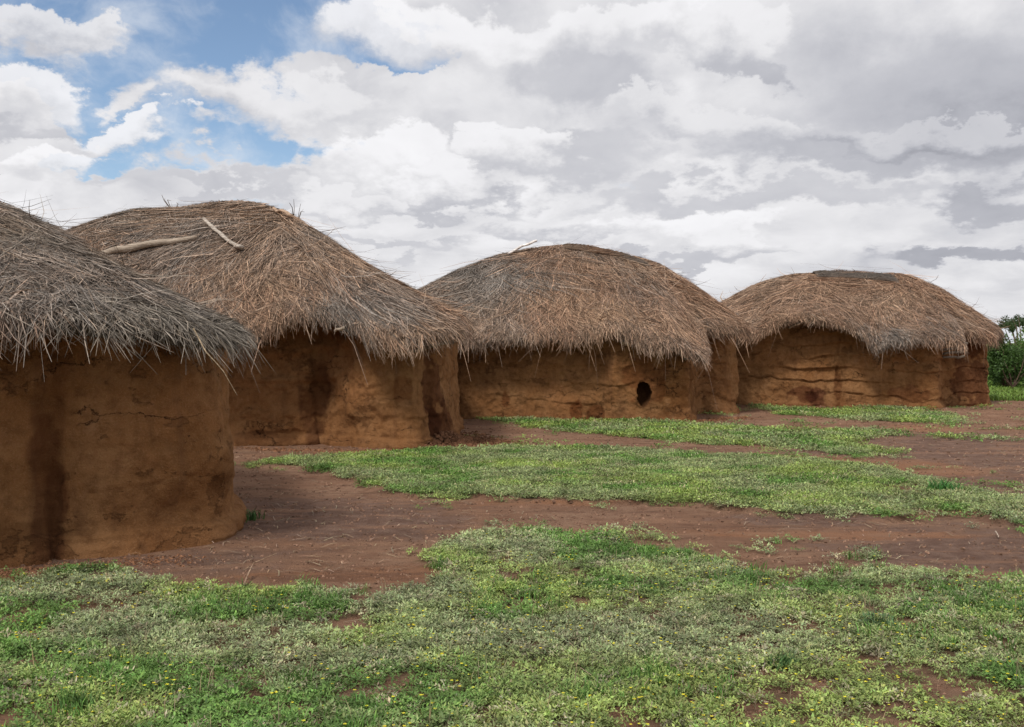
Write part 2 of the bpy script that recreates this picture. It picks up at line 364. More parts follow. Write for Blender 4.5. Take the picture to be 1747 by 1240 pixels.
# ------------------------------------------------------------------ huts
def closed_spline(P, n_):
    P = np.asarray(P, float); K = len(P); t = np.arange(K*24)/24.; i = t.astype(int); f = (t-i)[:, None]
    p0, p1, p2, p3 = P[(i-1) % K], P[i % K], P[(i+1) % K], P[(i+2) % K]
    c = .5*((2*p1)+(-p0+p2)*f+(2*p0-5*p1+4*p2-p3)*f**2+(-p0+3*p1-3*p2+p3)*f**3)
    d = np.r_[0, np.cumsum(np.linalg.norm(np.diff(np.vstack([c, c[:1]])[:, :2], axis=0), axis=1))]
    tt = np.linspace(0, d[-1], n_, endpoint=False); cc = np.vstack([c, c[:1]])
    return np.column_stack([np.interp(tt, d, cc[:, k]) for k in range(P.shape[1])]), d[-1]

def roof_grid(eave, ridge, seed, NTt=360, NS=60, bump=.05):
    """eave: closed list of (x,y,z,p); ridge: list of 3D points. Grid over t (round the eave) and s (0 ridge .. 1 eave .. 1.25)"""
    E, L = closed_spline(eave, NTt)
    A = np.array(ridge, float); best = None
    for a, b in zip(A[:-1], A[1:]):
        ab = b-a; h = np.clip(((E[:, :2]-a[:2])@ab[:2])/(ab[:2]@ab[:2]), 0, 1)
        q = a+h[:, None]*ab; dd = np.linalg.norm(E[:, :2]-q[:, :2], axis=1)
        if best is None: best = [q, dd]
        else:
            w = dd < best[1]; best[0] = np.where(w[:, None], q, best[0]); best[1] = np.minimum(dd, best[1])
    Rg = best[0]
    for _ in range(14): Rg = (np.roll(Rg, 1, 0)+Rg*2+np.roll(Rg, -1, 0))/4
    s = np.linspace(0, 1.25, NS)
    se = np.minimum(s, 1.0); ov = np.maximum(s-1, 0)
    G = np.zeros((NTt, NS, 3)); G[:, :, :2] = Rg[:, None, :2]+(E[:, None, :2]-Rg[:, None, :2])*(se+ov*.75)[None, :, None]
    p = E[:, 3][:, None]; drop = se[None]**p*(1+.16*(1-se[None]**2))
    G[:, :, 2] = Rg[:, None, 2]-(Rg[:, None, 2]-E[:, None, 2])*drop
    slope = np.abs(Rg[:, 2]-E[:, 2])[:, None]*p
    G[:, :, 2] -= ov[None]*slope*1.25
    N = np.cross(np.roll(G, -1, 0)-np.roll(G, 1, 0), np.gradient(G, axis=1)); N /= np.linalg.norm(N, axis=2, keepdims=True)+1e-9
    if np.mean(N[:, 10:, 2]) < 0: N = -N
    flat = G.reshape(-1, 3)
    amp = (fbm(flat, .8, 4, seed)*bump+fbm(flat, 3.2, 3, seed+5)*bump*.45).reshape(NTt, NS)*sm(s, 0, .15)[None]
    G = G+N*amp[:, :, None]
    return dict(G=G, N=N, L=L, s=s, NT=NTt, NS=NS, Rg=Rg)

def gsample(A, t, s):
    """bilinear lookup, t in 0..1 (wraps), s in 0..1.25"""
    NTt, NS = A.shape[:2]; a = (t % 1.)*NTt; b = np.clip(s/1.25, 0, .9999)*(NS-1)
    i = a.astype(int) % NTt; j = b.astype(int); fa = (a-np.floor(a))[:, None]; fb = (b-j)[:, None]; i2 = (i+1) % NTt; j2 = np.minimum(j+1, NS-1)
    return (A[i, j]*(1-fa)+A[i2, j]*fa)*(1-fb)+(A[i, j2]*(1-fa)+A[i2, j2]*fa)*fb

def straws(rg, n_, length, width, seed, colf, s0, s1, lift=(.0, .05), spread=.25, K=4, bias=True, droop=0., swirl=.5, stray=0., over=.045, bundle=0):
    r = np.random.default_rng(seed); G, N = rg['G'], rg['N']
    # sample by area
    t = r.random(n_*4); s = s0+(s1-s0)*r.random(n_*4)
    P0 = gsample(G, t, s); Rg = gsample(np.repeat(rg['Rg'][:, None], 2, 1), t, np.zeros(len(t)))
    rad = np.linalg.norm(P0[:, :2]-Rg[:, :2], axis=1)
    dTl = np.linalg.norm(gsample(G, t+.004, s)-gsample(G, t-.004, s), axis=1)
    nn = gsample(N, t, s); view = np.array([0, 0, 1.6])-P0; view /= np.linalg.norm(view, axis=1)[:, None]
    w = dTl/dTl.max(); 
    if bias: w = w*np.where((nn*view).sum(1) > -.15, 1., .22)
    keep = np.argsort(-(np.log(r.random(len(t))+1e-12)/(w+1e-6)))[::-1][:0]
    key = r.random(len(t))**(1/(w+1e-4)); idx = np.argpartition(-key, n_)[:n_]
    t, s, P0, rad = t[idx], s[idx], P0[idx], rad[idx]; bid = np.arange(n_)
    if bundle:
        nb = int(n_*.65); bid[:nb] = r.integers(nb, nb+max(1, (n_-nb)//bundle), nb)
        loc_ = np.linalg.norm(gsample(G, t+.01, s)-gsample(G, t-.01, s), axis=1)/.02+.3
        t = t[bid]+r.normal(size=n_)*.035/loc_[bid]; s = np.clip(s[bid]+r.normal(size=n_)*.018, 0, s1); P0 = gsample(G, t, s)
    bl = r.random(n_)[bid]; ba = r.normal(size=n_)[bid]*(.16 if bundle else 0); bc = .72+.56*r.random(n_)[bid] if bundle else np.ones(n_)
    full = np.linalg.norm(gsample(G, t, np.full(n_, 1.))-gsample(G, t, np.zeros(n_)), axis=1)+.2
    Lr = length*(.5+.9*r.random(n_)**1.3)
    # tilt of the straws: bundles share a direction, single straws stray from it
    cell = vnoise(np.column_stack([P0[:, 0]*3.1, P0[:, 1]*3.1, P0[:, 2]*3.1]), seed)-.5
    ang = swirl*(fbm(P0, .9, 3, seed+3)+1.1*cell)+spread*r.normal(size=n_)+ba
    loc = np.linalg.norm(gsample(G, t+.01, s)-gsample(G, t-.01, s), axis=1)/.02+.3
    lf = lift[0]+(lift[1]-lift[0])*(r.random(n_)**2 if not bundle else .35*r.random(n_)+.65*bl**2)
    base = r.random(n_)*.035
    strayed = r.random(n_) < stray
    lf = np.where(strayed, lf+.12+.18*r.random(n_), lf); Lr = np.where(strayed, Lr*1.3, Lr)
    smx = 1+over*(-.3+1.3*r.random(n_)**1.5)*(.25+1.5*vnoise(P0*np.array([2.6, 2.6, .5]), seed+70))
    Lr = np.maximum(np.minimum(Lr, (smx-s)*full/np.maximum(np.cos(ang), .35)), .10)
    pts = []; bend = r.normal(size=n_)*.25
    for k in range(K):
        f = k/(K-1); a = ang+bend*f
        dt = Lr*f*np.sin(a)/loc; ds = Lr*f*np.cos(a)/full
        ss = np.clip(s+ds, 0, 1.25); P = gsample(G, t+dt, ss); Nn = gsample(N, t+dt, ss)
        P = P+Nn*(base+lf*f**1.6)[:, None]
        P[:, 2] -= droop*f*f*Lr*(.3+r.random(n_)*.0+.5*(ss > 1))
        pts.append(P)
    pts = np.stack(pts, 1)
    D = np.gradient(pts, axis=1); D /= np.linalg.norm(D, axis=2, keepdims=True)+1e-9
    Nn = gsample(N, t, s)[:, None]+.5*r.normal(size=(n_, 1, 3)); side = np.cross(D, Nn); side /= np.linalg.norm(side, axis=2, keepdims=True)+1e-9
    wd = width*(.5+r.random(n_))*np.where(r.random(n_) < .03, 2.0, 1)
    prof = np.array([.9, 1., .8, .25]) if K == 4 else np.linspace(1, .25, K)
    hw = (wd[:, None]*prof[None]/2)[:, :, None]
    V = np.stack([pts-side*hw, pts+side*hw], 2).reshape(-1, 3)
    b = (np.arange(n_)*K*2)[:, None]+(np.arange(K-1)*2)[None]; b = b.ravel()
    Q = np.column_stack([b, b+1, b+3, b+2])
    c = colf(P0, r); c = c*bc[:, None]; c = c*(.36+1.15*r.random(n_)[:, None]); c = c*np.where(r.random(n_) < .16, .32, 1)[:, None]
    C = np.repeat(c, K*2, axis=0)
    return V, Q, C

def build_roof(name, parent, rg, sets, shell_col, thick=.16):
    G, N = rg['G'], rg['N']; NTt, NS = rg['NT'], rg['NS']
    js = int(1.0/1.25*(NS-1)); out = G[:, :js+1]
    inner = G[:, :js+1][:, ::-1].copy(); inner[:, :, 2] -= thick; 
    cxy = rg['Rg'][:, None, :2]; inner[:, :, :2] = cxy+(inner[:, :, :2]-cxy)*.985
    A = np.concatenate([out, inner[:, :int(js*.62)]], 1); M_ = A.shape[1]
    a = (np.arange(NTt)[:, None]*M_+np.arange(M_-1)[None]).ravel(); b = (((np.arange(NTt)+1) % NTt)[:, None]*M_+np.arange(M_-1)[None]).ravel()
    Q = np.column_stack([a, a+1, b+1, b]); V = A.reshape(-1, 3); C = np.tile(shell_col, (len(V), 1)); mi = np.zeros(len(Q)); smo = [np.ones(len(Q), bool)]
    Vs, Qs, Cs, Ms = [V], [Q], [C], [mi]; o = len(V)
    for (v_, q_, c_) in sets:
        Vs.append(v_); Qs.append(q_+o); Cs.append(c_); Ms.append(np.ones(len(q_))); smo.append(np.zeros(len(q_), bool)); o += len(v_)
    ob = mesh(name, np.vstack(Vs), np.vstack(Qs), np.vstack(Cs), [M_UNDER, M_STRAW], smooth=np.concatenate(smo), matidx=np.concatenate(Ms))
    to_child(ob, parent); return ob

def build_wall(name, parent, foot, rg, seed, ledge=.03, band=.28, lump=.05, lean=.05, flare=.07, flare_h=.10, stains=(), bulges=(), hole=None, step=.022, plinth=0):
    P, L = closed_spline(foot, int(sum(np.linalg.norm(np.diff(np.vstack([foot, foot[:1]]), axis=0), axis=1))/step))
    n_ = len(P); T = np.roll(P, -1, 0)-np.roll(P, 1, 0); T /= np.linalg.norm(T, axis=1)[:, None]
    Nn = np.column_stack([T[:, 1], -T[:, 0]])
    area = .5*np.sum(P[:, 0]*np.roll(P[:, 1], -1)-np.roll(P[:, 0], -1)*P[:, 1])
    if area < 0: Nn = -Nn
    for _ in range(6): Nn = (np.roll(Nn, 1, 0)+2*Nn+np.roll(Nn, -1, 0))/4
    Nn /= np.linalg.norm(Nn, axis=1)[:, None]
    # wall top runs up inside the roof
    Gf = rg['G'][:, :48].reshape(-1, 3); top = np.zeros(n_)
    for i in range(n_):
        d = (Gf[:, 0]-P[i, 0])**2+(Gf[:, 1]-P[i, 1])**2; k = np.argpartition(d, 4)[:4]; top[i] = Gf[k, 2].mean()-.10
    for _ in range(8): top = (np.roll(top, 1)+2*top+np.roll(top, -1))/4
    top = np.minimum(top, 2.6)
    M_ = int(top.max()/step)+2
    f = np.linspace(0, 1, M_); Zz = -.12+(top[:, None]+.12)*f[None]
    arc = np.arange(n_)/n_*L
    ar = np.repeat(arc, M_); z = Zz.ravel(); px = np.repeat(P[:, 0], M_); py = np.repeat(P[:, 1], M_)
    q = np.column_stack([px, py, z])
    d = -lean*np.maximum(z, 0)+flare*np.exp(-(np.maximum(z, 0)/flare_h)**2)
    d += lump*fbm(q, 1.3, 3, seed)+lump*.62*fbm(q, 4.2, 3, seed+9)+.011*fbm(q, 14, 3, seed+13)
    ph = z/band+.55*fbm(np.column_stack([ar, z*.6]), .8, 3, seed+21)+.12*fbm(np.column_stack([ar, z]), 4, 2, seed+23); fr = ph-np.floor(ph)
    prof = np.where(fr < .16, sm(fr, 0, .16), ((1-fr)/.84)**1.4)
    bandid = np.floor(ph); msk = sm(fbm(np.column_stack([ar*.7, bandid*3.3, bandid*0]), 1.1, 2, seed+31), -.45, .15)
    d += ledge*(prof-.4)*msk*(.7+.6*vnoise(np.column_stack([ar*2.1, bandid, ar*0]), seed+33))
    if plinth:
        zz = z+.03*fbm(np.column_stack([ar, ar*0, ar*0]), 1.5, 4, seed+61)+.008*fbm(q, 9, 3, seed+62)
        d += plinth*sm(-zz, -.155, -.12)-.02*sm(-zz, -.035, -.005)+.07*np.maximum(0, .10-z)/.10*(.5+vnoise(np.column_stack([ar*3.1, ar*0, ar*0]), seed+64))*sm(fbm(np.column_stack([ar, ar*0, ar*0]), .9, 2, seed+63), -.3, .1)
    col = np.ones((len(z), 3))
    for (bx, by, bz, rx, rz, amt) in bulges:
        d += amt*np.exp(-(((px-bx)/rx)**2+((py-by)/(rx*1.6))**2+((z-bz)/rz)**2))
    for (bx, by, bz, rx, rz, amt, tintc) in stains:  # mud stains and plaster patches, plus shade painted into creases and recesses
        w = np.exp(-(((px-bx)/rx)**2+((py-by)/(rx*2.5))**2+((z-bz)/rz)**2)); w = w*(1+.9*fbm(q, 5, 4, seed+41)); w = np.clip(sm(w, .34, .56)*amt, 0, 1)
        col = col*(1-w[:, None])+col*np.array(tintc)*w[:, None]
    # rain splash and damp along the foot
    w = sm(-(z-.16-.14*fbm(np.column_stack([ar, ar*0, ar*0]), 1.6, 4, seed+51)), -.10, .10)*.5; col *= (1-w[:, None]*np.array([.30, .36, .36]))
    V = q.copy(); V[:, 0] += np.repeat(Nn[:, 0], M_)*d; V[:, 1] += np.repeat(Nn[:, 1], M_)*d
    a = (np.arange(n_)[:, None]*M_+np.arange(M_-1)[None]).ravel(); b = (((np.arange(n_)+1) % n_)[:, None]*M_+np.arange(M_-1)[None]).ravel()
    Q = np.column_stack([a, b, b+1, a+1])
    if area < 0: Q = Q[:, ::-1]
    if hole is not None:
        hx, hz, rx, rz = hole; cc = V[Q].mean(1); ang = np.arctan2(cc[:, 2]-hz, cc[:, 0]-hx)
        rr = ((cc[:, 0]-hx)/rx)**2+((cc[:, 2]-hz)/rz)**2
        Q = Q[~((rr < (1+.1*np.sin(3*ang+1)+.08*np.sin(7*ang))) & (cc[:, 1] < rg['G'][:, 0, 1].mean()-1))]
    ob = mesh(name, V, Q, col, M_MUD, smooth=True); to_child(ob, parent); return ob

def surf_at(rg, px, py, lift=.03):
    G = rg['G'][:, :48]; a, b = proj(G); dd = np.hypot(a-px, b-py); m_ = dd < 14
    if not m_.any(): i = np.unravel_index(np.argmin(dd), dd.shape)
    else:
        yy_ = np.where(m_, G[:, :, 1], 1e9); front = yy_.min()+.5; dd = np.where(m_ & (G[:, :, 1] < front), dd, 1e9); i = np.unravel_index(np.argmin(dd), dd.shape)
    return G[i]+rg['N'][:, :48][i]*lift

def tube(name, pts, radii, col, mt, seed=0, n_seg=10, sub=8, flat=1., knots=.18, parent=None):
    pts = np.asarray(pts, float); t = np.linspace(0, 1, len(pts)); tt = np.linspace(0, 1, (len(pts)-1)*sub+1)
    C = np.column_stack([np.interp(tt, t, pts[:, k]) for k in range(3)]); rad = np.interp(tt, t, radii)
    C = C+np.column_stack([fbm(np.column_stack([tt*4, tt*0+k, tt*0]), 1, 3, seed+k) for k in range(3)])*np.mean(radii)*.7
    T = np.gradient(C, axis=0); T /= np.linalg.norm(T, axis=1)[:, None]
    U = np.cross(T, [0, 0, 1.]); U /= np.linalg.norm(U, axis=1)[:, None]+1e-9; Wv = np.cross(U, T)
    a = np.linspace(0, 2*np.pi, n_seg, endpoint=False)
    V = []
    for i in range(len(C)):
        rr = rad[i]*(1+knots*fbm(np.column_stack([np.cos(a)*1.2, np.sin(a)*1.2, a*0+tt[i]*9]), 1, 3, seed+9))
        V.append(C[i]+(np.cos(a)*rr)[:, None]*U[i]+(np.sin(a)*rr*flat)[:, None]*Wv[i])
    V.append(np.tile(C[0]-T[0]*rad[0]*.15, (n_seg, 1))); V.append(np.tile(C[-1]+T[-1]*rad[-1]*.15, (n_seg, 1)))
    V = np.array(V); m_ = len(C); V[m_] = V[m_]*.8+V[0]*.2; V[m_+1] = V[m_+1]*.8+V[m_-1]*.2
    order = [m_]+list(range(m_))+[m_+1]; Vf = V[order].reshape(-1, 3); Q = []
    for i in range(len(order)-1):
        for k in range(n_seg):
            k2 = (k+1) % n_seg; Q.append((i*n_seg+k, i*n_seg+k2, (i+1)*n_seg+k2, (i+1)*n_seg+k))
    for e in (0, len(order)-1):
        for k in range(1, n_seg-2, 2): Q.append((e*n_seg, e*n_seg+k, e*n_seg+k+1, e*n_seg+k+2))
    cv = np.tile(col, (len(Vf), 1)); o = mesh(name, Vf, Q, cv, mt, smooth=True)
    if parent: to_child(o, parent)
    return o

GREY = np.array([.258, .226, .196]); TAN = np.array([.44, .295, .195]); RED = np.array([.31, .18, .115]); DK = np.array([.12, .09, .07])
def colf(greyness, seed, extra=None):
    """greyness(P) -> 0..1 share of weathered grey straw"""
    def f(P, r):
        g = np.clip(greyness(P)+.62*fbm(P, 1.2, 3, seed)+.15*r.normal(size=len(P)), 0, 1)[:, None]
        w = np.clip(.5+.7*fbm(P, 2.3, 3, seed+4)+.3*r.normal(size=len(P)), 0, 1)[:, None]
        c = g*GREY+(1-g)*(w*TAN+(1-w)*RED)
        o = (fbm(P, 1.1, 3, seed+8) > .45)[:, None]*.35; c = c*(1-o)+c*np.array([1., .98, .84])*o
        return c
    return f
def E_(px, py, d, p=1.5): q = PX(px, py, d); return (q[0], q[1], q[2], p)

def stem_set(rg, spots, seed, rad=.008):
    """wiry dry stems standing up out of the thatch"""
    r = np.random.default_rng(seed); Vs, Qs, o = [], [], 0
    for (px, py, dx, dy) in spots:
        p0 = surf_at(rg, px, py, -.03); k = p0[1]/F
        for b in range(3):
            P_ = np.array([p0, p0+[dx*k*.45+r.normal()*.03, 0, dy*k*.6+r.normal()*.02], p0+[dx*k*(1-.25*b)+r.normal()*.05, r.normal()*.05, dy*k*(1-.2*b)]])
            for a_, b_ in ((0, 1), (1, 2)):
                w0 = np.array([rad*(1-.4*a_), 0, rad*.4]); V = [P_[a_]-w0, P_[a_]+w0, P_[b_]+w0*.6, P_[b_]-w0*.6]; Vs += V; Qs.append([o, o+1, o+2, o+3]); o += 4
    return np.array(Vs), np.array(Qs), np.tile([.13, .10, .08], (len(Vs), 1))
HUTS = {}
def hut(key, label, eave, ridge, foot, grey, n_main, seed, stem_spots=(), stem_r=.008, up=.0, length=.55, width=.012, shell=(1., .9, .8), swirl=.5, over=.05, **wk):
    eave = np.array(eave, float); eave[:, 2] += up; foot = np.array(foot, float)
    c = foot.mean(0); root = empty('mud_hut', (c[0], c[1], 0))
    tag(root, label, 'hut', 'mud huts with thatched roofs')
    rg = roof_grid(eave, ridge, seed); cf = colf(grey, seed+60)
    sets = [straws(rg, n_main, length, width, seed+1, cf,   .0, 1.0, (0, .075), .10, swirl=swirl, over=over, bundle=4),
            straws(rg, int(n_main*.30), length*.75, width, seed+2, cf, .84, 1.02, (-.05, .03), .35, droop=.2, swirl=swirl, over=over*1.2),
            straws(rg, int(n_main*.16), length*.6, width, seed+5, lambda P, r: cf(P, r)*.7, .93, 1.0, (-.16, -.02), .4, droop=.2, swirl=swirl),
            straws(rg, int(n_main*.02), length*.9, width*.8, seed+3, cf, .0, 1.0, (.03, .12), .8, stray=.25),
            straws(rg, int(n_main*.0028), length*1.1, width*1.0, seed+4, cf, .84, 1.0, (-.03, .06), .4, droop=.6, over=.13)]
    sets.append(stem_set(rg, stem_spots, seed+77, stem_r))
    roof = build_roof('thatched_roof', root, rg, sets, shell)
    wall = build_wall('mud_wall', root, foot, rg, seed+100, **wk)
    HUTS[key] = dict(root=root, rg=rg, roof=roof, wall=wall); return root, rg, roof, wall
def FT(px, d): return ((px-873.5)/F*d, d)
DARKMUD = (.40, .36, .40); REDMUD = (.62, .48, .42); PALE = (1.25, 1.25, 1.3)

# nearest hut, left
hut('a', 'nearest mud hut, cut off by the left edge, with shaggy grey thatch',
    [E_(-800, 606, 6.4), E_(-400, 598, 6.1), E_(-120, 592, 6.55), E_(0, 588, 6.8), E_(90, 576, 7.0), E_(170, 582, 7.15), E_(240, 588, 7.3), E_(320, 600, 7.55, 1.4), E_(370, 606, 7.9, 1.3), E_(396, 602, 8.3, 1.25),
     (-2.8, 9.2, 1.62, 1.25), (-3.6, 11.2, 1.6, 1.35), (-5.4, 12.3, 1.6, 1.5), (-7.9, 11.8, 1.6, 1.5), (-9.2, 9.6, 1.6, 1.5), (-8.5, 7.3, 1.6, 1.5)],
    [(-6.9, 9.2, 3.1), (-5.4, 9.3, 3.04)],
    [(-7.9, 7.7), (-5.6, 6.85), (-4.5, 6.82), FT(-10, 7.3), FT(45, 7.42), FT(88, 7.52), FT(125, 7.56), FT(230, 7.72), FT(338, 8.05), FT(379, 8.4), FT(391, 9.0), (-3.15, 10.4), (-4.2, 11.6), (-6., 11.9), (-8, 11.2), (-8.7, 9.4)],
    lambda P: .95+0*P[:, 0], 64000, 11, up=0.21, stem_spots=[(20, 358, -22, 18), (50, 375, 20, 18), (75, 390, 22, 16), (100, 402, 18, 10), (30, 362, 24, 14), (10, 350, 10, 14)], stem_r=.004, length=.62, width=.0065, over=.10, shell=(.9, .9, .9), swirl=.45,
    ledge=.022, band=.42, lump=.06, lean=.03, flare=.03, flare_h=.3, step=.016, plinth=.08,
    stains=[FT(88, 7.6)+(.35, .15, .85, .75, (.56, .48, .48)), FT(100, 7.6)+(.25, .10, .4, .6, (.62, .54, .54)), FT(95, 7.6)+(1.2, .14, .7, .5, (.66, .58, .56)), FT(20, 7.3)+(.18, .5, .12, .6, (.55, .5, .45)), FT(380, 8.4)+(.5, .12, .2, .6, (.6, .55, .5)),  # tall dark tints at the left crease paint its shade into the colour
            FT(200, 7.7)+(.9, .5, .3, .5, PALE), FT(330, 8.0)+(1.1, .3, .25, .6, PALE), FT(0, 7.3)+(1.0, .25, .3, .6, PALE)],
    bulges=[FT(92, 7.55)+(.3, .045, .6, -.07), FT(370, 8.2)+(.62, .25, .22, .07), FT(310, 8.0)+(.22, .35, .18, -.05), FT(90, 7.6)+(.4, .09, .7, -.045), FT(45, 7.4)+(.03, .14, .10, .06), FT(150, 7.6)+(.45, .2, .3, .03)])

# second hut
hut('b', 'second mud hut from the left, tall brown thatch with logs on it, crumbling right corner',
    [E_(-250, 600, 15.2), E_(200, 590, 14.8), E_(380, 592, 14.8), E_(432, 592, 14.95), E_(462, 573, 15.05), E_(500, 557, 15.1), E_(560, 556, 15.1), E_(600, 565, 14.95), E_(626, 587, 14.65), E_(660, 596, 14.45, 1.45), E_(720, 590, 14.6, 1.4), E_(760, 582, 15.0, 1.35),
     E_(782, 575, 15.7, 1.18), E_(783, 560, 17.2, 1.12), (-1.0, 19.2, 1.7, 1.15), (-2.1, 21.2, 1.6, 1.2), (-4.2, 22.6, 1.6, 1.4), (-7., 22.4, 1.6, 1.8), (-9.3, 21, 1.7, 2.), (-10, 18.4, 1.7, 2.1), (-9.5, 16.2, 1.6, 1.9)],
    [(-5.9, 17.6, 3.95), (-5.0, 17.5, 4.10), (-4.4, 17.4, 4.02)],
    [FT(-60, 15.9), FT(200, 15.5), FT(412, 15.55), FT(520, 15.7), FT(546, 15.8), FT(572, 15.6), FT(640, 15.2), FT(700, 15.12), FT(719, 15.3), FT(730, 15.6), FT(748, 15.8), FT(762, 16.3), FT(775, 17.4), FT(783, 18.8),
     (-1.3, 20.4), (-2.6, 21.6), (-5.5, 22), (-8, 21.4), (-9.2, 19.3), (-9.2, 17.2)],
    lambda P: .15+.75*np.exp(-(((P[:, 0]+5.6)/1.5)**2+((P[:, 2]-3.7)/.55)**2))+.75*np.exp(-(((P[:, 0]+2.75)/.75)**2+((P[:, 2]-2.35)/.45)**2))+.6*np.exp(-(((P[:, 0]+4.6)/.4)**2+((P[:, 2]-2.2)/.5)**2)),
    74000, 23, up=0.22, stem_spots=[(296, 350, -22, 28), (300, 350, 6, 14), (505, 372, -8, 34), (512, 376, 10, 30), (400, 345, 20, 8), (370, 345, -14, 6), (680, 475, 18, 14), (700, 492, 14, 18), (460, 356, 16, 8), (160, 388, -18, 6)], length=.95, width=.0105, swirl=.8,
    ledge=.028, band=.5, lump=.07, lean=.05, flare=.04, flare_h=.3, plinth=.05,
    stains=[FT(735, 15.8)+(.8, .20, .95, 1., (.50, .42, .42)), FT(745, 16)+(.3, .3, .4, 1., (.52, .44, .44)), FT(535, 15.9)+(.6, .22, .9, .85, (.5, .44, .46)), FT(450, 15.6)+(.10, .7, .12, .7, (.5, .45, .45)), FT(690, 15)+(.9, .2, .25, .6, REDMUD), FT(600, 15.2)+(.9, .4, .35, .5, PALE)],  # dark tint at the mid-wall crease is painted shade; corner tints are broken plaster
    bulges=[FT(640, 15.)+(.9, .5, .4, .05), FT(700, 15.)+(.2, .3, .25, .10), FT(545, 16)+(.8, .18, .9, -.05), FT(470, 15.6)+(1.02, .5, .05, .06), FT(470, 15.6)+(.16, .6, .07, -.08)])

# third hut
hut('c', 'third mud hut from the left with a dark oval hole in its front wall',
    [(-3.5, 21.6, 1.65, 1.5), E_(740, 588, 20.9), E_(800, 588, 20.6), E_(900, 587, 20.4), E_(1010, 584, 20.3), E_(1040, 573, 20.3), E_(1072, 576, 20.2), E_(1108, 598, 20.05), E_(1150, 592, 19.95), E_(1182, 606, 19.9), E_(1206, 618, 20.05),
     E_(1196, 578, 20.8, 1.5), E_(1192, 568, 21.5, 1.6), E_(1225, 574, 21.8, 1.7), E_(1258, 572, 22.1, 1.65), E_(1268, 566, 22.9, 1.5), (5.55, 24.2, 1.8, 1.45), (4.8, 26.4, 1.7, 1.4), (2.5, 27.4, 1.7, 1.5), (-.5, 27, 1.7, 1.5), (-3.0, 25.6, 1.7, 1.45), (-3.8, 23.5, 1.7, 1.5)],
    [(.65, 23.6, 3.84), (1.2, 23.5, 3.90), (2.1, 23.4, 3.82), (2.75, 23.3, 3.60)],
    [(-2.6, 21.9), FT(760, 21.2), FT(900, 20.9), FT(1000, 20.75), FT(1030, 20.6), FT(1060, 20.45), FT(1120, 20.4), FT(1166, 20.42), FT(1179, 20.6), FT(1183, 21.1), FT(1185, 21.9), FT(1192, 22.5), FT(1225, 22.5), FT(1250, 22.6), FT(1257, 23.2), (5.1, 25.2), (4.2, 26.4), (2, 26.8), (-.5, 26.4), (-2.6, 25.2), (-3.1, 23.5)],
    lambda P: .12+.78*sm(-P[:, 0], -.85, .1)*sm(P[:, 2], 2.0, 2.9)+.45*np.exp(-(((P[:, 0]+1.3)/.5)**2+((P[:, 2]-2.0)/.3)**2)),
    74000, 37, up=0.19, stem_spots=[(940, 422, 6, 10), (990, 424, 14, 6), (1150, 470, 16, 10), (900, 430, -10, 6), (1060, 436, 12, 8)], length=1.05, width=.012, swirl=.95,
    ledge=.024, band=.38, lump=.06, lean=.03, flare=.05, flare_h=.12, hole=(2.70, .56, .15, .26),
    stains=[FT(1100, 20.4)+(.85, .55, .55, .7, REDMUD), FT(1150, 20.4)+(.5, .35, .4, .7, (.6, .52, .42)), FT(862, 20.9)+(.45, .10, .22, .9, (.62, .5, .45)), FT(985, 20.7)+(.2, .14, .22, .9, (.55, .42, .36)), FT(1020, 20.6)+(.12, .22, .2, .9, (.48, .38, .34)),
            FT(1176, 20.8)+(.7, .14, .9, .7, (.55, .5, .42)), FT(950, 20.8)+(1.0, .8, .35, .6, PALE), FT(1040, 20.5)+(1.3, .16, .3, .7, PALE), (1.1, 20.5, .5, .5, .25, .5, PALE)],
    bulges=[(2.70, 20.4, .56, .26, .36, .05), FT(1045, 20.5)+(1.1, .15, .6, .05), FT(1000, 20.7)+(.4, .3, .1, .03)])

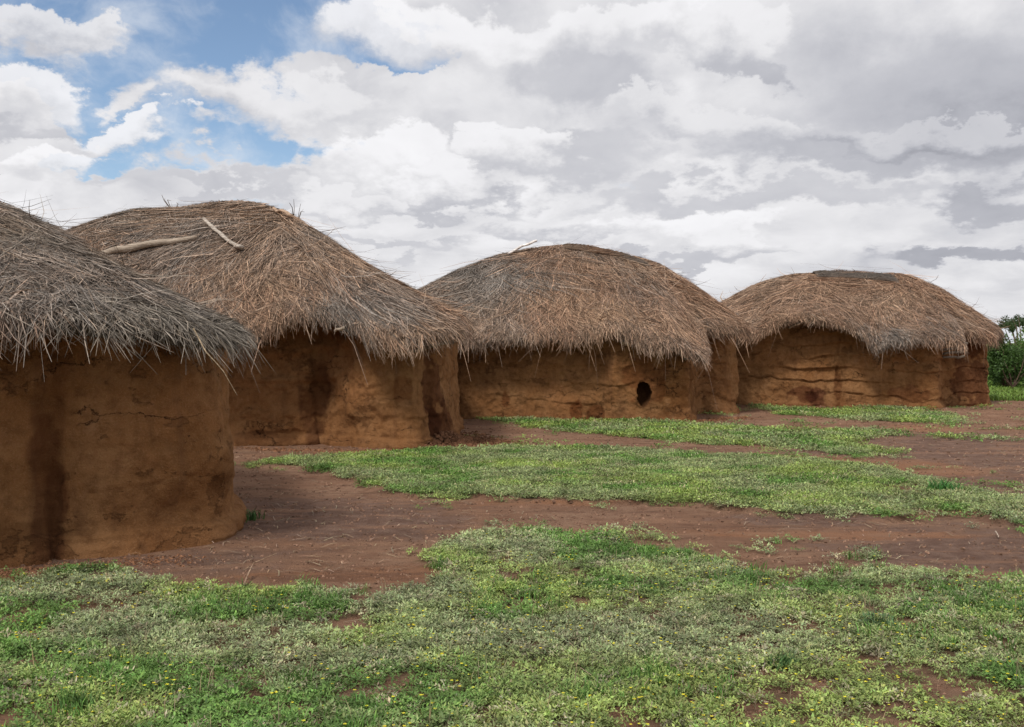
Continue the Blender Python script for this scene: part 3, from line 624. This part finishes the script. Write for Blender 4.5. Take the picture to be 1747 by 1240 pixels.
# fourth hut
hut('d', 'farthest mud hut on the right with ribbed mud walls, standing beside the green bushes',
    [(4.6, 25.6, 1.7, 1.7), E_(1240, 578, 25.1), E_(1285, 575, 24.95), E_(1312, 560, 24.9), E_(1345, 549, 24.85), E_(1395, 547, 24.75), E_(1438, 555, 24.6), E_(1465, 568, 24.4), E_(1490, 592, 24.1), E_(1515, 586, 24.05), E_(1550, 579, 24.0), E_(1590, 577, 24.0), E_(1620, 583, 23.95), E_(1640, 590, 24.0),
     E_(1632, 566, 24.4, 1.7), E_(1630, 562, 24.9, 1.8), E_(1662, 574, 25.0, 1.9), E_(1688, 574, 25.3, 1.85), E_(1700, 568, 26.2, 1.8), (13.15, 27.4, 1.8, 1.7), (12.7, 29.6, 1.7, 1.6), (10.5, 31, 1.7, 1.6), (7.5, 30.8, 1.7, 1.6), (5.2, 29.6, 1.7, 1.7), (4.3, 27.5, 1.7, 1.7)],
    [(8.1, 27.5, 3.50), (9.1, 27.5, 3.60), (10.2, 27.3, 3.46)],
    [(5.3, 26.1), FT(1270, 25.6), FT(1350, 25.4), FT(1425, 25.1), FT(1436, 25.1), FT(1460, 24.95), FT(1540, 24.6), FT(1590, 24.4), FT(1603, 24.5), FT(1608, 24.9), FT(1610, 25.2), FT(1632, 25.35), FT(1668, 25.4), FT(1686, 25.7), (12.35, 27.4), (12.1, 29.4), (10, 30.3), (7.5, 30.1), (5.6, 29), (5.1, 27.5)],
    lambda P: .03+.7*np.exp(-(((P[:, 0]-8.9)/.55)**2+((P[:, 2]-2.0)/.35)**2))+.5*np.exp(-(((P[:, 0]-10.3)/.4)**2+((P[:, 2]-2.2)/.3)**2)),
    64000, 53, up=0.10, stem_spots=[(1460, 464, -4, 12), (1400, 466, -30, 4), (1440, 464, 14, 6), (1560, 478, 12, 8), (1640, 515, 14, 8)], length=1.05, width=.0135, swirl=.95,
    ledge=.062, band=.30, lump=.06, lean=.02, flare=.06, flare_h=.09,
    stains=[FT(1370, 25.3)+(.3, .4, .22, .9, (.5, .4, .42)), FT(1392, 25.3)+(.25, .25, .25, .9, (.5, .4, .46)), FT(1652, 25.4)+(.7, .56, 1.1, .9, (.44, .36, .38)), FT(1550, 24.6)+(.35, .45, .25, .8, (.6, .5, .5)), FT(1430, 25.1)+(.5, .10, .5, .8, (.55, .45, .42)), FT(1500, 24.8)+(1.1, .7, .4, .6, PALE), FT(1330, 25.4)+(1.2, .7, .3, .5, PALE)],  # the tint over the set-back right section is shade painted into the mud
    bulges=[FT(1431, 25.1)+(.7, .09, .8, -.06)])

# ------------------------------------------------------------------ parts of the huts that stand apart from wall and thatch
A, B, C_, D_ = (HUTS[k] for k in 'abcd')
WOODC = np.array([.40, .34, .28])
# oval hole of the third hut: a darker mud lining that runs back into the wall
def lining():
    n_ = 28; a = np.linspace(0, 2*np.pi, n_, endpoint=False); hx, hz = 2.70, .56
    V = []; rr = np.sqrt(1+.1*np.sin(3*a+1)+.08*np.sin(7*a))
    for k, (yy_, sc) in enumerate(((20.43, 1.12), (20.52, 1.08), (20.7, .95), (20.85, .6), (20.9, .05))):
        V.append(np.column_stack([hx+np.cos(a)*.15*rr*sc, np.full(n_, yy_), hz+np.sin(a)*.26*rr*sc]))
    V = np.vstack(V); Q = [(k*n_+i, k*n_+(i+1) % n_, (k+1)*n_+(i+1) % n_, (k+1)*n_+i) for k in range(4) for i in range(n_)]
    o = mesh('smoke_hole', V, Q, np.tile([.45, .42, .42], (len(V), 1)), M_MUD, smooth=True); to_child(o, C_['root'])
lining()
# thatch caps bound over the ridges: raised mats of straw
def ridge_cap(h, name, pts, width, seed, grey, wd):
    rg = h['rg']; P = np.array([surf_at(rg, a, b, .03) for a, b in pts]); m_ = 40
    t = np.linspace(0, 1, len(P)); tt = np.linspace(0, 1, m_); Cn = np.column_stack([np.interp(tt, t, P[:, k]) for k in range(3)])
    across = np.array([0, -1., -.42]); across /= np.linalg.norm(across); V = []
    for j, (f, up) in enumerate(((-.7, -.05), (-.6, .01), (-.2, .045), (.3, .045), (.85, .03), (1., .015), (.98, -.05))):
        V.append(Cn+across*(f*width)+np.array([0, 0, up])+np.array([0, 0, .02])*fbm(np.column_stack([tt*6, tt*0+j*.7, tt*0]), 1, 3, seed)[:, None]+across*.03*fbm(np.column_stack([tt*9, tt*0+j, tt*0]), 1, 2, seed+2)[:, None])
    V = np.vstack(V); Q = [(j*m_+i, j*m_+i+1, (j+1)*m_+i+1, (j+1)*m_+i) for j in range(6) for i in range(m_-1)]
    Vs, Qs, Cs = [V], [np.array(Q)], [np.tile([.22, .165, .125], (len(V), 1))]
    r = np.random.default_rng(seed); n_ = 3600; i = r.integers(0, m_-6, n_); j = r.integers(1, 5, n_); fj = r.random(n_)
    G2 = V.reshape(7, m_, 3); p0 = G2[j, i]*(1-fj)[:, None]+G2[j+1, i]*fj[:, None]; d = r.integers(2, 6, n_); p1 = G2[j, i+d]*(1-fj)[:, None]+G2[j+1, i+d]*fj[:, None]
    p0 = p0+[0, 0, .015]; p1 = p1+np.column_stack([r.normal(size=n_)*.03, r.normal(size=n_)*.05, .02+np.abs(r.normal(size=n_))*.02])
    sd = np.array([0, -.35, .9])*wd/2; v_ = np.stack([p0-sd, p0+sd, p1-sd*.5, p1+sd*.5], 1).reshape(-1, 3); b = np.arange(n_)*4
    c = colf(lambda P: grey+0*P[:, 0], seed)(p0, r)*(.55+.8*r.random(n_)[:, None])
    Vs.append(v_); Qs.append(np.column_stack([b, b+1, b+3, b+2])+len(V)); Cs.append(np.repeat(c, 4, 0))
    mi = np.ones(len(Q)+n_)
    o = mesh(name, np.vstack(Vs), np.vstack(Qs), np.vstack(Cs), [M_UNDER, M_STRAW], smooth=False, matidx=mi); to_child(o, h['root'])
ridge_cap(C_, 'ridge_mat', [(960, 424), (1010, 430), (1060, 440), (1110, 455)], .16, 301, .45, .014)
ridge_cap(D_, 'ridge_mat', [(1388, 467), (1440, 471), (1500, 476), (1526, 478)], .30, 303, .95, .016)
# roof poles that show at the eaves
def pole(h, pts, rad, seed, col=WOODC): return tube('roof_pole', pts, rad, col, M_WOOD, seed, parent=h['root'])
pole(C_, [PX(1058, 582, 20.5), PX(1073, 586, 20.15)], [.035, .04], 5, WOODC*1.0)
pole(C_, [PX(1165, 612, 20.15), PX(1206, 613, 20.1)], [.018, .016], 6, WOODC*.6)
pole(D_, [PX(1560, 577, 24.0), PX(1610, 578, 23.92), PX(1648, 588, 23.95)], [.04, .05, .035], 7, WOODC*.6)
for i_, (a_, b_) in enumerate(((1618, 597), (1630, 604), (1626, 611))):
    pole(D_, [PX(1609, b_-1, 24.93), PX(1644, b_-3, 24.96)], [.032, .032], 30+i_, WOODC*.5)
pole(D_, [PX(1543, 580, 24.4), PX(1544, 583, 24.0)], [.03, .03], 8, WOODC*1.5)
pole(D_, [PX(1403, 552, 25.0), PX(1404, 554, 24.7)], [.03, .03], 9, WOODC*1.2)
pole(D_, [PX(1345, 559, 25.1), PX(1364, 551, 24.8)], [.03, .025], 10, WOODC*.9)
pole(B, [PX(570, 564, 15.0), PX(586, 560, 14.75)], [.02, .025], 12, WOODC)
pole(B, [PX(700, 600, 15.1), PX(775, 582, 15.2)], [.03, .03], 14, WOODC*.5)

# ------------------------------------------------------------------ timber lying on the roofs
def on_roof(name, h, pix, rad, seed, label, cat, col, lift=.07, flat=1., group=None):
    pts = [surf_at(h['rg'], a, b, lift) for a, b in pix]; pts = np.array(pts)
    o = tube(name, pts, rad, col, M_WOOD, seed, flat=flat, sub=10); local(o, tuple(pts.mean(0))); tag(o, label, cat, group); return o
on_roof('log', B, [(172, 437), (230, 431), (285, 425), (343, 413)], [.045, .062, .055, .035], 401, 'long bleached log lying level across the left of the tall brown thatch', 'log', np.array([.40, .345, .29]), .10)
on_roof('plank', B, [(351, 381), (378, 403), (397, 420), (412, 433)], [.035, .042, .045, .07], 402, 'pale forked stick slanting down the middle of the tall brown thatch', 'plank', np.array([.50, .46, .42]), .10, .6)
on_roof('wood_scrap', B, [(468, 364), (494, 378)], [.035, .05], 403, 'small pale wood scrap near the ridge of the tall brown thatch', 'wood scrap', np.array([.50, .37, .28]), .11, .6)
q0 = surf_at(C_['rg'], 868, 438, .07); q1 = PX(915, 411, q0[1]+.15)
o_ = tube('plank', [q0, q0*.5+q1*.5, q1], [.045, .05, .05], np.array([.85, .84, .86]), M_WOOD, 404, flat=.6); local(o_, tuple(q0))
tag(o_, 'whitish stick poking up on the left of the half grey thatch against the sky', 'plank')

# the long straws and thin twigs that hang or stick out as single pieces
def twig(name, pts, r0, label, cat, col, seed):
    pts = np.array(pts); o = tube(name, pts, list(np.linspace(r0, r0*.35, len(pts))), col, M_WOOD, seed, n_seg=6); local(o, tuple(pts[0])); tag(o, label, cat); return o
twig('hanging_straw', [PX(330, 560, 7.5), PX(352, 600, 7.35), PX(380, 632, 7.35), PX(404, 674, 7.4)], .006, 'long pale straw hanging from the thatch corner of the nearest hut', 'straw', np.array([.42, .34, .24]), 411)
g0 = GX(412, 1002); g1 = GX(455, 962)
twig('twig', [(g0[0], g0[1], .0), ((g0[0]*.5+g1[0]*.5), g0[1]*.6+g1[1]*.4, .09), (g0[0]+.20, g0[1]+.1, .20)], .006, 'thin pale twig leaning up from bare soil beside the grass edge', 'twig', np.array([.42, .30, .22]), 412)
g0 = GX(1702, 914); g1 = GX(1760, 924)
twig('twig', [(g0[0], g0[1], .03), (g1[0]-.25, g1[1], .03)], .008, 'pale stick lying on the ground at the right edge', 'twig', np.array([.5, .42, .36]), 413)
# ------------------------------------------------------------------ rubble at the crumbling corner
def clod_field(name, n_, posf, size, col, seed):
    r = np.random.default_rng(seed)
    base = np.array([[-1, -1, -1], [1, -1, -1], [1, 1, -1], [-1, 1, -1], [-1, -1, 1], [1, -1, 1], [1, 1, 1], [-1, 1, 1]])*.5
    fq = np.array([[0, 3, 2, 1], [4, 5, 6, 7], [0, 1, 5, 4], [1, 2, 6, 5], [2, 3, 7, 6], [3, 0, 4, 7]])
    P, sc = posf(r, n_); s = size*(.35+r.random(n_)**2.5*1.6)*sc
    V = base[None]*(1+.45*r.normal(size=(n_, 8, 3))); V[:, 4:, :2] *= .6; V[:, :, 2] *= .65
    a = r.random(n_)*6.28; ca, sa = np.cos(a)[:, None], np.sin(a)[:, None]; x = V[:, :, 0]*ca-V[:, :, 1]*sa; y = V[:, :, 0]*sa+V[:, :, 1]*ca
    V[:, :, 0], V[:, :, 1] = x, y; V = V*s[:, None, None]+P[:, None]
    Q = (fq[None]+(np.arange(n_)*8)[:, None, None]).reshape(-1, 4)
    c = np.array(col)*(.6+.8*r.random((n_, 1))); return mesh(name, V.reshape(-1, 3), Q, np.repeat(c, 8, 0), M_CLOD)
def rubble_pos(r, n_):
    a0, a1 = GX(756, 757), GX(880, 757); f = r.random(n_)**1.4; c = a0[None]*(1-f)[:, None]+a1[None]*f[:, None]
    wdt = .42*(1-f)+.12; x = c[:, 0]+r.normal(size=n_)*wdt*.6; y = c[:, 1]+r.normal(size=n_)*wdt*1.5
    h = .20*np.exp(-(((x-a0[0])/.35)**2+((y-a0[1])/.7)**2)); return np.column_stack([x, y, gz(x, y)+h*r.random(n_)**.5]), 1-.5*f
rb = clod_field('rubble', 6500, rubble_pos, .042, [.15, .075, .042], 501)
tag(rb, 'dark heap of crumbled mud at the corner of the second hut', 'rubble', kind='stuff')
def foot_pos(r, n_):
    lines = [((420, 765), (760, 772)), ((1000, 722), (1060, 722)), ((60, 965), (330, 952)), ((1160, 722), (1270, 712)), ((1290, 694), (1600, 700)), ((0, 975), (60, 972))]
    k = r.integers(0, len(lines), n_); f = r.random(n_); A0 = np.array([GX(*l[0]) for l in lines])[k]; A1 = np.array([GX(*l[1]) for l in lines])[k]
    c = A0*(1-f)[:, None]+A1*f[:, None]; x = c[:, 0]+r.normal(size=n_)*.1; y = c[:, 1]+r.normal(size=n_)*.12-.05; return np.column_stack([x, y, gz(x, y)]), y/16
tag(clod_field('fallen_clods', 5200, foot_pos, .030, [.21, .105, .058], 502), 'small mud crumbs fallen along the feet of the hut walls', 'clods', kind='stuff')
def peb_pos(r, n_):
    y = 4.2+22*r.random(n_)**1.6; x = (r.random(n_)*2-1)*.62*y; keep = cover_mask(x, y) < .3; x, y = x[keep], y[keep]
    m_ = len(x); k = r.integers(0, m_, n_); return np.column_stack([x[k]+r.normal(size=n_)*.05, y[k]+r.normal(size=n_)*.05, gz(x[k], y[k])]), .5+y[k]/18
tag(clod_field('pebbles', 26000, peb_pos, .016, [.21, .125, .085], 503), 'tiny clods and pebbles strewn over the bare reddish paths', 'pebbles', kind='stuff')

# ------------------------------------------------------------------ ground cover
def herb_template(r, nst, nl, rad, leaf, hgt):
    """a flat rosette: radiating stems set with pairs of small leaflets. Returns quads (n,4,3)"""
    out = []
    for i in range(nst):
        a = r.random()*6.28; L = rad*(.5+.6*r.random()); cur = r.normal()*.6; x = y = 0.; z0 = hgt*(.3+.9*r.random())
        for k in range(nl):
            f = (k+1)/nl; aa = a+cur*f; x += math.cos(aa)*L/nl; y += math.sin(aa)*L/nl; z = z0*math.sin(min(1, f*1.15)*math.pi*.75)+.004
            for sgn in (-1, 1):
                b = aa+sgn*(1.0+.4*r.normal()); l = leaf*(.6+.7*r.random()); w = l*(.38+.2*r.random()); up = r.normal()*.5+.15
                dx, dy = math.cos(b), math.sin(b); dz = up; tl = r.normal()*.45
                p = np.array([x, y, z+leaf*.3*r.random()])
                D = np.array([dx, dy, dz])*l; Wd = np.array([-dy, dx, tl])*w*.5
                out.append([p, p+D*.5-Wd, p+D, p+D*.5+Wd])
    return np.array(out)
def tuft_template(r, nb, hgt, wd, rad):
    out = []
    for i in range(nb):
        a = r.random()*6.28; h = hgt*(.4+.8*r.random()); ln = .3+.6*r.random(); b = np.array([math.cos(a), math.sin(a), 0]); s = np.array([-b[1], b[0], 0])*wd/2
        p = np.array([r.normal()*rad, r.normal()*rad, 0]); m_ = p+b*h*ln*.35+[0, 0, h*.65]; e = p+b*h*ln+[0, 0, h*.95]
        out.append([p-s, p+s, m_+s*.8, m_-s*.8]); out.append([m_-s*.8, m_+s*.8, e+s*.15, e-s*.15])
    return np.array(out)
def scatter(templates, x, y, scale, cols, seed, jit=.35):
    r = np.random.default_rng(seed); k = r.integers(0, len(templates), len(x)); a = r.random(len(x))*6.28; Vs, Cs = [], []
    z = gz(x, y)
    for ti, T in enumerate(templates):
        m_ = np.where(k == ti)[0]
        if not len(m_): continue
        ca, sa = np.cos(a[m_])[:, None, None], np.sin(a[m_])[:, None, None]
        q = T[None]; X_ = q[..., 0]*ca-q[..., 1]*sa; Y_ = q[..., 0]*sa+q[..., 1]*ca
        s = scale[m_][:, None, None]; V = np.stack([X_*s+x[m_][:, None, None], Y_*s+y[m_][:, None, None], q[..., 2]*s+z[m_][:, None, None]], -1)
        c = cols[m_][:, None, :]*(1-jit+2*jit*r.random((len(m_), T.shape[0], 1)))*(1+.06*r.normal(size=(len(m_), T.shape[0], 3)))
        Vs.append(V.reshape(-1, 3)); Cs.append(np.repeat(np.clip(c.reshape(-1, 3), .005, 1), 4, 0))
    V = np.vstack(Vs); return V, np.arange(len(V)).reshape(-1, 4), np.vstack(Cs)
def candidates(r, n_, y0, y1, half=.62, pw=1.):
    y = y0+(y1-y0)*r.random(n_)**pw; x = (r.random(n_)*2-1)*half*y1; k = np.abs(x) < half*y+.4
    x, y = x[k], y[k]; mk = cover_mask(x, y); g = fbm(np.column_stack([x, y]), 5, 3, 77); k = r.random(len(x)) < mk*(1-.5*sm(g, .1, .6)); x, y = x[k], y[k]; sg = .015+.0035*y*(1+2.*sm(x/y, .15, .4)); return x+r.normal(size=len(x))*sg*np.abs(r.normal(size=len(x))), y+r.normal(size=len(x))*sg*np.abs(r.normal(size=len(x)))
def herb_col(x, y, r):
    q = np.column_stack([x, y]); a = np.array([.275, .315, .160]); b = np.array([.270, .340, .100]); c = np.array([.140, .245, .060]); d = np.array([.33, .31, .19])
    w = sm(fbm(q, 1.1, 4, 81)+.25*sm(x, 0, 3)*(y < 8.5), -.4, .35)[:, None]; v2 = sm(fbm(q, 1.7, 4, 83)+.35*sm(-x, .3, 2.5)*(y < 8), .12, .5)[:, None]
    col = a*w+b*(1-w); col = col*(1-v2)+c*v2; k = (r.random(len(x)) < .10)[:, None]; col = np.where(k, d, col)
    mid = (sm(y, 8.6, 9.6))[:, None]; col = col*(1-mid)+col*np.array([1.02, 1.06, .90])*mid
    return col*(1+.12*(1-mid))*(.70+.60*sm(fbm(q, 9, 2, 85), -.6, .6))[:, None]
r_ = np.random.default_rng(91)
parts = []
T_near = [herb_template(r_, 7, 6, .085, .0145, .026) for _ in range(10)]
T_mid = [herb_template(r_, 7, 5, .12, .019, .030) for _ in range(8)]
T_far = [herb_template(r_, 7, 4, .20, .032, .036) for _ in range(6)]
for (T, n_, y0, y1, sc, sd) in ((T_near, 14500, 3.6, 8.8, 1., 1), (T_mid, 21000, 8.0, 15.2, 1., 2), (T_far, 16000, 14.5, 26, 1., 3)):
    x, y = candidates(r_, n_*3 if sd > 1 else n_*2, y0, y1)
    print('herbs', sd, len(x)); parts.append(scatter(T, x, y, sc*(.7+.7*r_.random(len(x))), herb_col(x, y, r_), 600+sd))
# blades of greener grass among the herbs, mostly to the left
TT = [tuft_template(r_, 16, .055, .0045, .02) for _ in range(6)]
x, y = candidates(r_, 9000, 3.6, 8.6); w = fbm(np.column_stack([x, y]), 1.3, 4, 95)+.5*sm(-x, 0, 3); k = w > .28; x, y = x[k], y[k]
print('tufts', len(x)); parts.append(scatter(TT, x, y, .7+.8*r_.random(len(x)), np.tile([.11, .225, .045], (len(x), 1))*(.7+.6*r_.random((len(x), 1))), 610))
TT2 = [tuft_template(r_, 14, .07, .010, .06) for _ in range(6)]
x, y = candidates(r_, 5000, 8.6, 26); w = fbm(np.column_stack([x, y]), .9, 4, 96); k = w > .2; x, y = x[k], y[k]
parts.append(scatter(TT2, x, y, .6+.6*r_.random(len(x)), np.tile([.13, .25, .05], (len(x), 1))*(.7+.6*r_.random((len(x), 1))), 611))
# grass band beyond the farthest hut
n_ = 9000; y = 27.5+20*r_.random(n_)**1.2; x = 10+26*r_.random(n_); k = cover_mask(x, y) > -1; x, y = x[k], y[k]
parts.append(scatter([tuft_template(r_, 12, .12, .03, .12) for _ in range(5)], x, y, .8+.6*r_.random(len(x)), np.tile([.17, .27, .05], (len(x), 1))*(.7+.6*r_.random((len(x), 1))), 612))
# yellow flowers
x, y = candidates(r_, 9000, 3.7, 9.5); k = fbm(np.column_stack([x, y]), 1.8, 3, 98) > -.25; x, y = x[k], y[k]
fl = []
for i in range(6):
    a = i*1.047; b = np.array([math.cos(a), math.sin(a), .35]); s = np.array([-b[1], b[0], 0]); o3 = np.array([0, 0, .034]); fl.append([o3, o3+b*.004-s*.003, o3+b*.008, o3+b*.004+s*.003])
parts.append(scatter([np.array(fl)], x, y, .8+.5*r_.random(len(x)), np.tile([.75, .66, .05], (len(x), 1)), 613, .15))
# dead stems standing a little higher than the herbs
x, y = candidates(r_, 2600, 3.7, 9.0); ds_ = [tuft_template(r_, 3, .11, .0028, .02) for _ in range(5)]
parts.append(scatter(ds_, x, y, .5+.8*r_.random(len(x)), np.tile([.34, .27, .16], (len(x), 1))*(.6+.6*r_.random((len(x), 1))), 616))
# dry bits caught between the leaves
x, y = candidates(r_, 3500, 3.7, 9.5)
bit = np.array([[[-.02, 0, .03], [.02, 0, .034], [.02, .0022, .034], [-.02, .0022, .03]]])
parts.append(scatter([bit, bit*[1.6, 1, 1]], x, y, .7+.9*r_.random(len(x)), np.tile([.33, .25, .17], (len(x), 1)), 614))
o = 0; Vs, Qs, Cs = [], [], []
for v_, q_, c_ in parts: Vs.append(v_); Qs.append(q_+o); Cs.append(c_); o += len(v_)
gc = mesh('ground_cover', np.vstack(Vs), np.vstack(Qs), np.vstack(Cs), M_LEAF)
tag(gc, 'low grey green herbs and grass with tiny yellow flowers carpeting the reddish soil', 'ground cover', kind='stuff')
print('cover quads', o//4)

# bits of fallen straw on the bare yard
r2 = np.random.default_rng(97); n_ = 5200; y = 4.3+21*r2.random(n_)**1.4; x = (r2.random(n_)*2-1)*.62*y; k = cover_mask(x, y) < .25; x, y = x[k], y[k]
k = fbm(np.column_stack([x, y]), .9, 3, 99)+.8*(x < -.5)*(y > 7)+.5*(y > 15) > .1; x, y = x[k], y[k]
lit = np.array([[[-.03, 0, .006], [0, .004, .012], [0, .0075, .012], [-.03, .0025, .006]], [[0, .004, .012], [.035, -.003, .006], [.035, -.0005, .006], [0, .0075, .012]]])
v_, q_, c_ = scatter([lit, lit*[1.8, 1, 1], lit*[.6, 1, 1]], x, y, .6+1.0*r2.random(len(x))+y/22, np.tile([.40, .30, .20], (len(x), 1))*(.5+.7*r2.random((len(x), 1))), 615)
tag(mesh('straw_litter', v_, q_, c_, M_STRAW), 'short bits of dry straw lying on the bare reddish soil', 'straw litter', kind='stuff')
# separate tufts one can point at
def weed(px, py, n_b, h, wd, rad, col, label, seed, name='grass_tuft', cat='grass tuft', herb=0):
    r = np.random.default_rng(seed); g = GX(px, py); T = tuft_template(r, n_b, h, wd, rad)
    if herb: T = np.concatenate([T, herb_template(r, 10, 6, rad*2.2, herb, h*.8)])
    v_, q_, c_ = scatter([T], np.array([0.]), np.array([0.]), np.array([1.]), np.array([col], float), seed)
    v_ = v_-[0, 0, gz(0, 0)[0]]; ob = mesh(name, v_, q_, c_, M_LEAF); ob.location = (g[0], g[1], float(gz(*g)[0])); tag(ob, label, cat)
weed(508, 1172, 130, .085, .006, .045, (.11, .21, .045), 'bright green grass tuft in the lower left of the lawn of herbs', 701)
weed(1340, 1142, 130, .07, .006, .035, (.08, .17, .05), 'dark green grass tuft beside bare red soil in the lower right of the foreground', 702)
weed(1500, 1072, 90, .09, .006, .05, (.10, .17, .07), 'leafy grey green tuft with two white flowers in the right of the foreground', 703, 'leafy_weed', 'weed', .022)
weed(400, 893, 70, .10, .008, .05, (.11, .20, .05), 'small green weed at the foot of the nearest hut, left of its pair', 704, 'leafy_weed', 'weed', .02)
weed(428, 886, 60, .09, .008, .04, (.07, .15, .04), 'small darker weed at the right bottom corner of the nearest hut', 705, 'leafy_weed', 'weed', .02)
weed(1612, 846, 160, .13, .014, .07, (.07, .20, .045), 'vivid green grass patch on bare soil at the right end of the middle grass', 706)
weed(130, 1222, 150, .08, .006, .04, (.10, .19, .045), 'green grass clump at the bottom left corner', 707)

# ------------------------------------------------------------------ bushes and far trees
def foliage(c, rad, n_lobe, n_leaf, leaf, col, seed, low=.25):
    r = np.random.default_rng(seed); L = r.normal(size=(n_lobe, 3)); L /= np.linalg.norm(L, axis=1)[:, None]; L *= (.35+.55*r.random(n_lobe))[:, None]
    L = L*rad; L[:, 2] = np.maximum(L[:, 2], -rad[2]*low*2.5); lr = np.min(rad)*(.25+.25*r.random(n_lobe)); k = r.integers(0, n_lobe, n_leaf)
    d = r.normal(size=(n_leaf, 3)); d /= np.linalg.norm(d, axis=1)[:, None]; d *= (r.random(n_leaf)**.45)[:, None]
    P = L[k]+d*lr[k][:, None]*(1+.5*fbm(L[k]*3+d*2, 1, 3, seed))[:, None]+c
    a = r.normal(size=(n_leaf, 3)); a /= np.linalg.norm(a, axis=1)[:, None]; b = np.cross(a, r.normal(size=(n_leaf, 3))); b /= np.linalg.norm(b, axis=1)[:, None]
    s = (leaf*(.5+.8*r.random(n_leaf)))[:, None]; V = np.stack([P, P+a*s*.5-b*s*.28, P+a*s, P+a*s*.5+b*s*.28], 1).reshape(-1, 3)
    cc = np.array(col)*(.6+.7*r.random((n_leaf, 1)))*(.75+.5*r.random(n_lobe))[k][:, None]
    k2 = P[:, 2] > .06; m_ = np.repeat(k2, 4)
    return V[m_], np.arange(m_.sum()).reshape(-1, 4), np.repeat(cc, 4, 0)[m_]
def limbs(base, tips, r0, seed, name, parent, col=(.16, .12, .09)):
    """tapered trunk or stems forking towards the crown, one mesh"""
    Vs, Qs, o = [], [], 0; r = np.random.default_rng(seed)
    for tip in tips:
        K, n6 = 7, 6; t = np.linspace(0, 1, K)[:, None]; mid = (np.array(base)+tip)/2+r.normal(size=3)*np.linalg.norm(np.array(tip)-base)*.12
        C = (1-t)**2*np.array(base)+2*t*(1-t)*mid+t*t*np.array(tip); a = np.linspace(0, 6.283, n6, endpoint=False)
        T = np.gradient(C, axis=0); T /= np.linalg.norm(T, axis=1)[:, None]; U = np.cross(T, [.1, 1, .05]); U /= np.linalg.norm(U, axis=1)[:, None]; W_ = np.cross(T, U)
        rr = r0*(1-.85*t)
        V = C[:, None]+np.cos(a)[None, :, None]*U[:, None]*rr[:, None]+np.sin(a)[None, :, None]*W_[:, None]*rr[:, None]; Vs.append(V.reshape(-1, 3))
        for i in range(K-1):
            for j in range(n6): Qs.append((o+i*n6+j, o+i*n6+(j+1) % n6, o+(i+1)*n6+(j+1) % n6, o+(i+1)*n6+j))
        o += K*n6
    V = np.vstack(Vs); ob = mesh(name, V, Qs, np.tile(col, (len(V), 1)), M_WOOD, smooth=True); to_child(ob, parent)
def plant(name, x, y, rad, h, n_lobe, n_leaf, leaf, col, seed, label, cat, twigs=0, group=None, trunk=.06, stem_name='stems', leaf_name='foliage', zc=None):
    root = empty(name, (x, y, 0)); tag(root, label, cat, group); r = np.random.default_rng(seed+1); rad = np.array(rad); c = np.array([x, y, zc if zc else h-rad[2]])
    v_, q_, c_ = foliage(c, rad, n_lobe, n_leaf, leaf, col, seed); ob = mesh(leaf_name, v_, q_, c_, M_BUSH); to_child(ob, root)
    tips = [c+r.normal(size=3)*rad*.45 for _ in range(9)]
    limbs((x, y, -.05), tips, trunk, seed+2, stem_name, root)
    if twigs:
        tp = [np.array([x+r.normal()*rad[0]*.5, y-rad[1]*(.6+.5*r.random()), .4+1.1*r.random()]) for _ in range(twigs)]
        limbs((x, y-.5, 0.05), tp, .03, seed+5, 'bare_twigs', root, (.20, .14, .12))
G_ = 'bushes behind the farthest hut'
plant('bush', 16.9, 34.2, (1.0, 1.0, 1.0), 2.02, 30, 15000, .09, (.07, .135, .03), 801, 'dense green bush right beside the wall of the farthest hut', 'bush', 10, G_)
plant('bush', 18.7, 34.8, (1.3, 1.1, .95), 1.95, 34, 17000, .09, (.105, .185, .035), 802, 'lighter green bush with bare twigs at its foot at the right edge', 'bush', 40, G_)
plant('bush', 21.4, 35.6, (1.6, 1.2, 1.1), 2.2, 30, 11000, .11, (.08, .15, .03), 803, 'green bush beyond the right edge of the photo', 'bush', 10, G_)
for i, (x_, y_, s_) in enumerate(((45.5, 90, 1.), (49.5, 96, 1.05))):
    plant('acacia_tree', x_, y_, (2.9*s_, 2.6*s_, .8), 4.1*s_, 26, 2600, .16, (.06, .095, .035), 820+i,
          ['thin flat topped acacia far off beside the end of the farthest roof', 'thin flat topped acacia far off at the very right edge'][i], 'tree', 0, 'far acacia trees', .12, 'trunk', 'crown')
